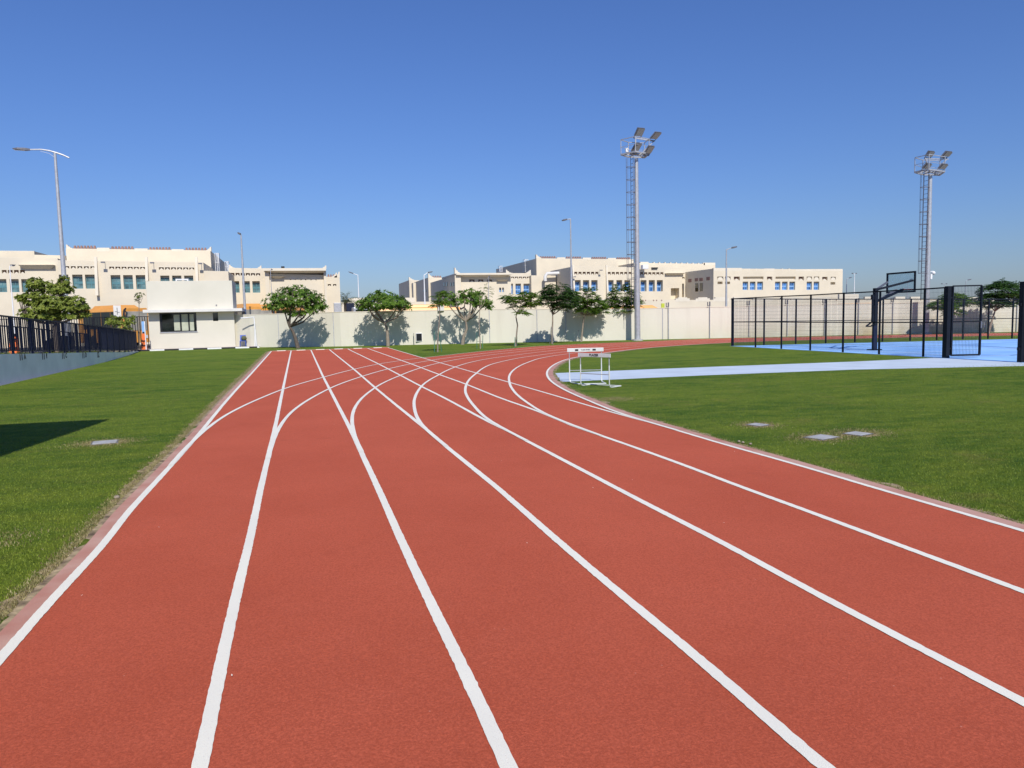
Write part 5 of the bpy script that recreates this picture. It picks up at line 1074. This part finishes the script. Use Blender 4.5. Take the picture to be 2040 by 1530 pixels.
A_, B_, C_2 = PY(909, 543, 97.6), PY(1021, 547, 97.6), PY(1021, 550.5, 97.6); MB().box(A_.x, B_.x, 97.6, 108, B_.z, (A_.z+PY(1021, 544.5, 97.6).z)/2).hexa([(A_.x+1.2, 98.5, C_2.z), (B_.x-.8, 98.5, C_2.z), (B_.x-.8, 107, C_2.z), (A_.x+1.2, 107, C_2.z)], [(A_.x+.2, 97.75, B_.z-.003), (B_.x-.2, 97.75, B_.z-.003), (B_.x-.2, 107, B_.z-.003), (A_.x+.2, 107, B_.z-.003)]).build("cornice", M['cream2'], BX)
canopy(BX, 98.6, 989, 1011, 557.5, 560.5)
facade(BX, 110, 1010, 1058, 544.5, 544.5, 10, wins=[(1015, 1022, 565, 586), (1027, 1038, 565, 586), (1043, 1055, 565, 586)], arches=row(1017.5, 6.4, 8, 5, 549.5, 555.5), gm=B2, fm=BF); finial(BX, 110, 1008, 537, 544, 1); finial(BX, 110, 1057.5, 537.5, 544, -1)
block(BX, 109, 1058.2, 1107, 549, 549.5, 9, [])
block(BX, 118, 1068.5, 1262, 515, 517, 26, []); finial(BX, 118, 1068, 507, 514, 1)
crenels(BX, 118, [(1076, 1108, 513.5), (1128, 1159, 514), (1179, 1209, 514.7), (1229, 1257, 515.5)])
for a_, b_, c_2 in ((1110, 1126, 512.6), (1161, 1177, 513.2), (1211, 1227, 513.8)): merlon(BX, 118, a_, b_, c_2, 516)
lattice(BX, 124, 1046, 1052.5, 517, 541); lattice(BX, 134, 996, 1001, 530, 541)
facade(BX, 112, 1262.2, 1425, 524, 526, 12)
for px in np.linspace(1302, 1402, 10): merlon(BX, 112, px, px+2.2, 522+(px-1300)/50, 527)
merlon(BX, 112, 1276, 1292, 521.7, 526); merlon(BX, 112, 1401, 1425, 523.3, 527)
# duct
dA, dB = PY(1086, 544, 108.0), PY(1114, 543, 108.0); MB().tube([dA-Vector((0, 0, 1.2)), dA-Vector((0, 0, .5)), dA+Vector((.3, 0, -.1)), dB-Vector((0, 0, .1))], .26, 12).build("roof_duct", M['housew'], BX, smooth=True)
facade(BX, 102, 1141, 1366, 531, 533.5, 9.9, wins=[(1145, 1157, 558, 580), (1161.5, 1174, 558, 580), (1178, 1190.5, 558, 580), (1211, 1222.5, 558, 580.5), (1228, 1239.5, 558, 580.5), (1244, 1256, 558, 580.5), (1276, 1288, 558, 580.5), (1292.5, 1304.5, 558, 580.5), (1308.5, 1320.5, 558, 580.5)],
  arches=row(1144, 6.2, 8.4, 6, 541.5, 548)+row(1210.5, 6.2, 8.3, 6, 541.8, 548.2)+row(1275.5, 6.2, 8, 6, 542.3, 548.8)+[(1359, 1364, 552, 556)], rounds=[], plain=[(1336.5, 1353, 574, 595, 1.2), (1359, 1362.5, 565, 592, .8)], gm=B2, fm=BF, rec=.75)
canopy(BX, 102, 1324, 1361, 544.5, 548.5); fin(BX, 102, 1141, 528, 576); fin(BX, 102, 1208, 528, 595)
for px, py in ((1145, 551.5), (1198, 538.3), (1283, 552)):
    q = PY(px, py, 101.2); MB().cbox(q, .34, .2, .12).beam(q, q+Vector((0, .8, .1)), .04).build("wall_lamp", M['galvd'], BX)
q = PY(1284, 532, 101); MB().cbox(q, .9, .8, .6).build("roof_unit", M['white'], BX, bevel=.05); q = PY(1304, 534, 101.9); MB().cbox(q, 1.0, .3, .18).build("dark_slot", M['dark'], BX)
facade(BX, 94, 1421.5, 1679, 535, 537.5, 16, wins=[(1479.5, 1490.5, 561, 577.5), (1494, 1505, 561, 577.5), (1508.5, 1520, 561, 577.5), (1544, 1554.5, 561, 577.5), (1558, 1569, 561, 577.5), (1572.5, 1584, 561, 577.5), (1607, 1617.5, 561, 577.5), (1621, 1632, 561, 577.5)],
  arches=[(1462, 1474, 551, 559), (1528, 1538.5, 551, 559), (1591, 1601.5, 551, 559), (1638, 1648.5, 551.5, 559)], rounds=[(1429, 1441, 551, 558), (1444.5, 1455.5, 551, 558), (1607, 1617.5, 551, 558), (1621.5, 1632, 551, 558), (1655, 1665, 551.5, 558)],
  plain=[(1480.5, 1521, 551, 556.5, .35), (1545, 1585, 551, 556.5, .35), (1429.5, 1439.5, 561, 566, .5), (1444.5, 1454.5, 561, 566, .5), (1654.5, 1664, 562, 567, .5)], gm=B2, fm=BF, rec=.35)
for px in (1492, 1506, 1558, 1572): merlon(BX, 94, px, px+2, 535.0, 538)
merlon(BX, 94, 1422, 1478, 533.8, 538); merlon(BX, 94, 1522, 1543, 535, 538); merlon(BX, 94, 1586, 1678.5, 536, 539)
# windows, and niche shade painted as flat brown panels, on the shaded side wall of that block (faces -X)
XS = PY(1421.5, 560, 94).x
for (a_, b_, t_, bt, mt) in ((1385.5, 1391, 564.5, 580.5, 'winblk'), (1394.5, 1400, 564, 580, 'winblk'), (1371.5, 1378, 556, 562, 'recess_shade'), (1384.5, 1391, 554.5, 560, 'recess_shade'), (1393.5, 1400.5, 554, 559.5, 'recess_shade'), (1407.5, 1414.5, 552, 558, 'recess_shade')):
    p_, q_ = PX(a_, t_, XS), PX(b_, bt, XS); MB().box(XS-.04, XS-.002, min(p_.y, q_.y), max(p_.y, q_.y), min(p_.z, q_.z), max(p_.z, q_.z)).build("window" if mt == 'winblk' else "niche_shade", M[mt], BX)
XS = PY(906, 560, 98).x
for a_ in (884, 889, 897, 902): p_, q_ = PX(a_, 563, XS), PX(a_+2.5, 570, XS); MB().box(XS-.04, XS-.002, min(p_.y, q_.y), max(p_.y, q_.y), min(p_.z, q_.z), max(p_.z, q_.z)).build("window", M['winblk'], BX)
XS = PY(853, 560, 117).x
for a_ in (843.5, 847.5): p_, q_ = PX(a_, 577, XS), PX(a_+2, 582, XS); MB().box(XS-.04, XS-.002, min(p_.y, q_.y), max(p_.y, q_.y), min(p_.z, q_.z), max(p_.z, q_.z)).build("window", M['winblk'], BX)
# street side perimeter walls of the schools
PW = empty("perimeter_wall", (PY(1340, 600, 70).x, 82, 0), "cream school perimeter wall with stepped crests and round holes across the street", "wall")
def pw(Y, xl, xr, yl, yr, steps, dots):
    A, B = PY(xl, yl, Y), PY(xr, yr, Y); MB().hexa([(A.x, Y, -.05), (B.x, Y, -.05), (B.x, Y+.25, -.05), (A.x, Y+.25, -.05)], [(A.x, Y, A.z), (B.x, Y, B.z), (B.x, Y+.25, B.z), (A.x, Y+.25, A.z)]).build("wall_run", M['cream'], PW)
    for a_, b_, t_, d_2 in steps: p_, q_ = PY(a_, t_, Y), PY(b_, t_, Y); MB().box(p_.x, q_.x, Y-.003-.011*(1 if b_-a_ < 24 else 0), Y+.253+.011*(1 if b_-a_ < 24 else 0), PY(a_, d_2, Y).z-.1, (p_.z+q_.z)/2).build("crest", M['cream2'], PW)
    for a_, b_ in dots: p_ = PY(a_, b_, Y); MB().tube([(p_.x, Y-.012, p_.z), (p_.x, Y+.05, p_.z)], .085, 8).build("hole", M['recess_shade'], PW)
Ypw = 80.5
pw(Ypw, 1180, 2080, 598, 595.5, [(1182, 1240, 595.5, 599), (1346, 1374, 594.5, 599), (1351, 1369, 592.5, 599), (1386, 1414, 594.5, 599), (1391, 1409, 592.3, 599), (1421, 1452, 594.5, 599), (1425, 1448, 592, 599), (1458, 1488, 594.5, 598), (1462, 1484, 592, 598), (1500, 1540, 593.5, 598), (1556, 1600, 592.5, 598), (1616, 1655, 592, 598), (1672, 1711, 586, 597), (1723, 1738, 591, 597), (1784, 1803, 591, 597), (1815, 1833, 591, 597), (1930, 1950, 592, 597)],
   [(1281, 598.5), (1286, 598.5), (1302, 598.5), (1308, 598.5), (1318, 598.5), (1366, 596.5), (1392, 596.5), (1397, 596.5), (1402, 596.5), (1429, 597), (1433.5, 597), (1438, 597), (1565, 596.5), (1570, 596.5), (1575, 596.5), (1653, 589+8), (1666, 598)])
PW2 = PW; PW = empty("perimeter_wall", (PY(720, 600, 100).x, 100, 0), "low cream perimeter wall far behind the palm between the two schools", "wall")
pw(104, 680, 1000, 602, 600, [(694, 712, 594, 602), (706, 735, 593.5, 602), (806, 826, 593, 601)], [])
o = MB().box(*(lambda a_, b_: (a_.x, b_.x, 92, 92.3, 2.0, a_.z))(PY(690, 604, 92), PY(706, 604, 92))).build("notice_board", M['darkn'], bevel=.02); tag(o, "dark blue notice board far behind the wall near the palm", "board")
# palm
pb3 = PY(689, 612, 95); pt = empty("palm_tree", (pb3.x, 95, 0), "small far palm with spiky crown beside the left school", "palm")
zc = PY(689, 598, 95).z; MB().tube([(pb3.x, 95, 0), (pb3.x, 95, zc)], [.28, .22], 10).build("trunk", M['bark'], pt, smooth=True); pm_ = MB(); rr = random.Random(3)
for k in range(34):
    a_ = rr.uniform(0, 6.28); e_ = rr.uniform(-.3, 1.35); d_3 = Vector((math.cos(a_)*math.cos(e_), math.sin(a_)*math.cos(e_), math.sin(e_))); frond(pm_, Vector((pb3.x, 95, zc)), d_3, rr.uniform(1.3, 1.9), 12, rr, .06)
pm_.build("crown", M['palm'], pt)

# ================================================================== building just outside the frame whose roof corner shades the left lawn
ob = empty("canopy_building", (-9, 0, 0), "cream building wing standing beside the straight whose corner shades the lawn", "building")
MB().hexa([(-9.4, -22, -.05), (-4.75, -22, -.05), (-4.75, 8.6, -.05), (-9.4, 8.6, -.05)], [(-9.4, -22, 6.2), (-4.75, -22, 6.2), (-4.75, 8.6, 6.2), (-9.4, 8.6, 6.2)]).build("wall", M['cream'], ob)
MB().hexa([(-9.6, -22.2, 6.2), (-4.32, -22.2, 6.2), (-4.32, 5.0, 6.2), (-9.6, 5.0, 6.2)], [(-9.6, -22.2, 6.5), (-4.32, -22.2, 6.5), (-4.32, 5.0, 6.5), (-9.6, 5.0, 6.5)]).hexa([(-9.6, 5.0, 6.2), (-4.32, 5.0, 6.2), (-3.74, 9.15, 6.2), (-9.6, 9.3, 6.2)], [(-9.6, 5.0, 6.5), (-4.32, 5.0, 6.5), (-3.74, 9.15, 6.5), (-9.6, 9.3, 6.5)]).build("roof_slab", M['housew'], ob)
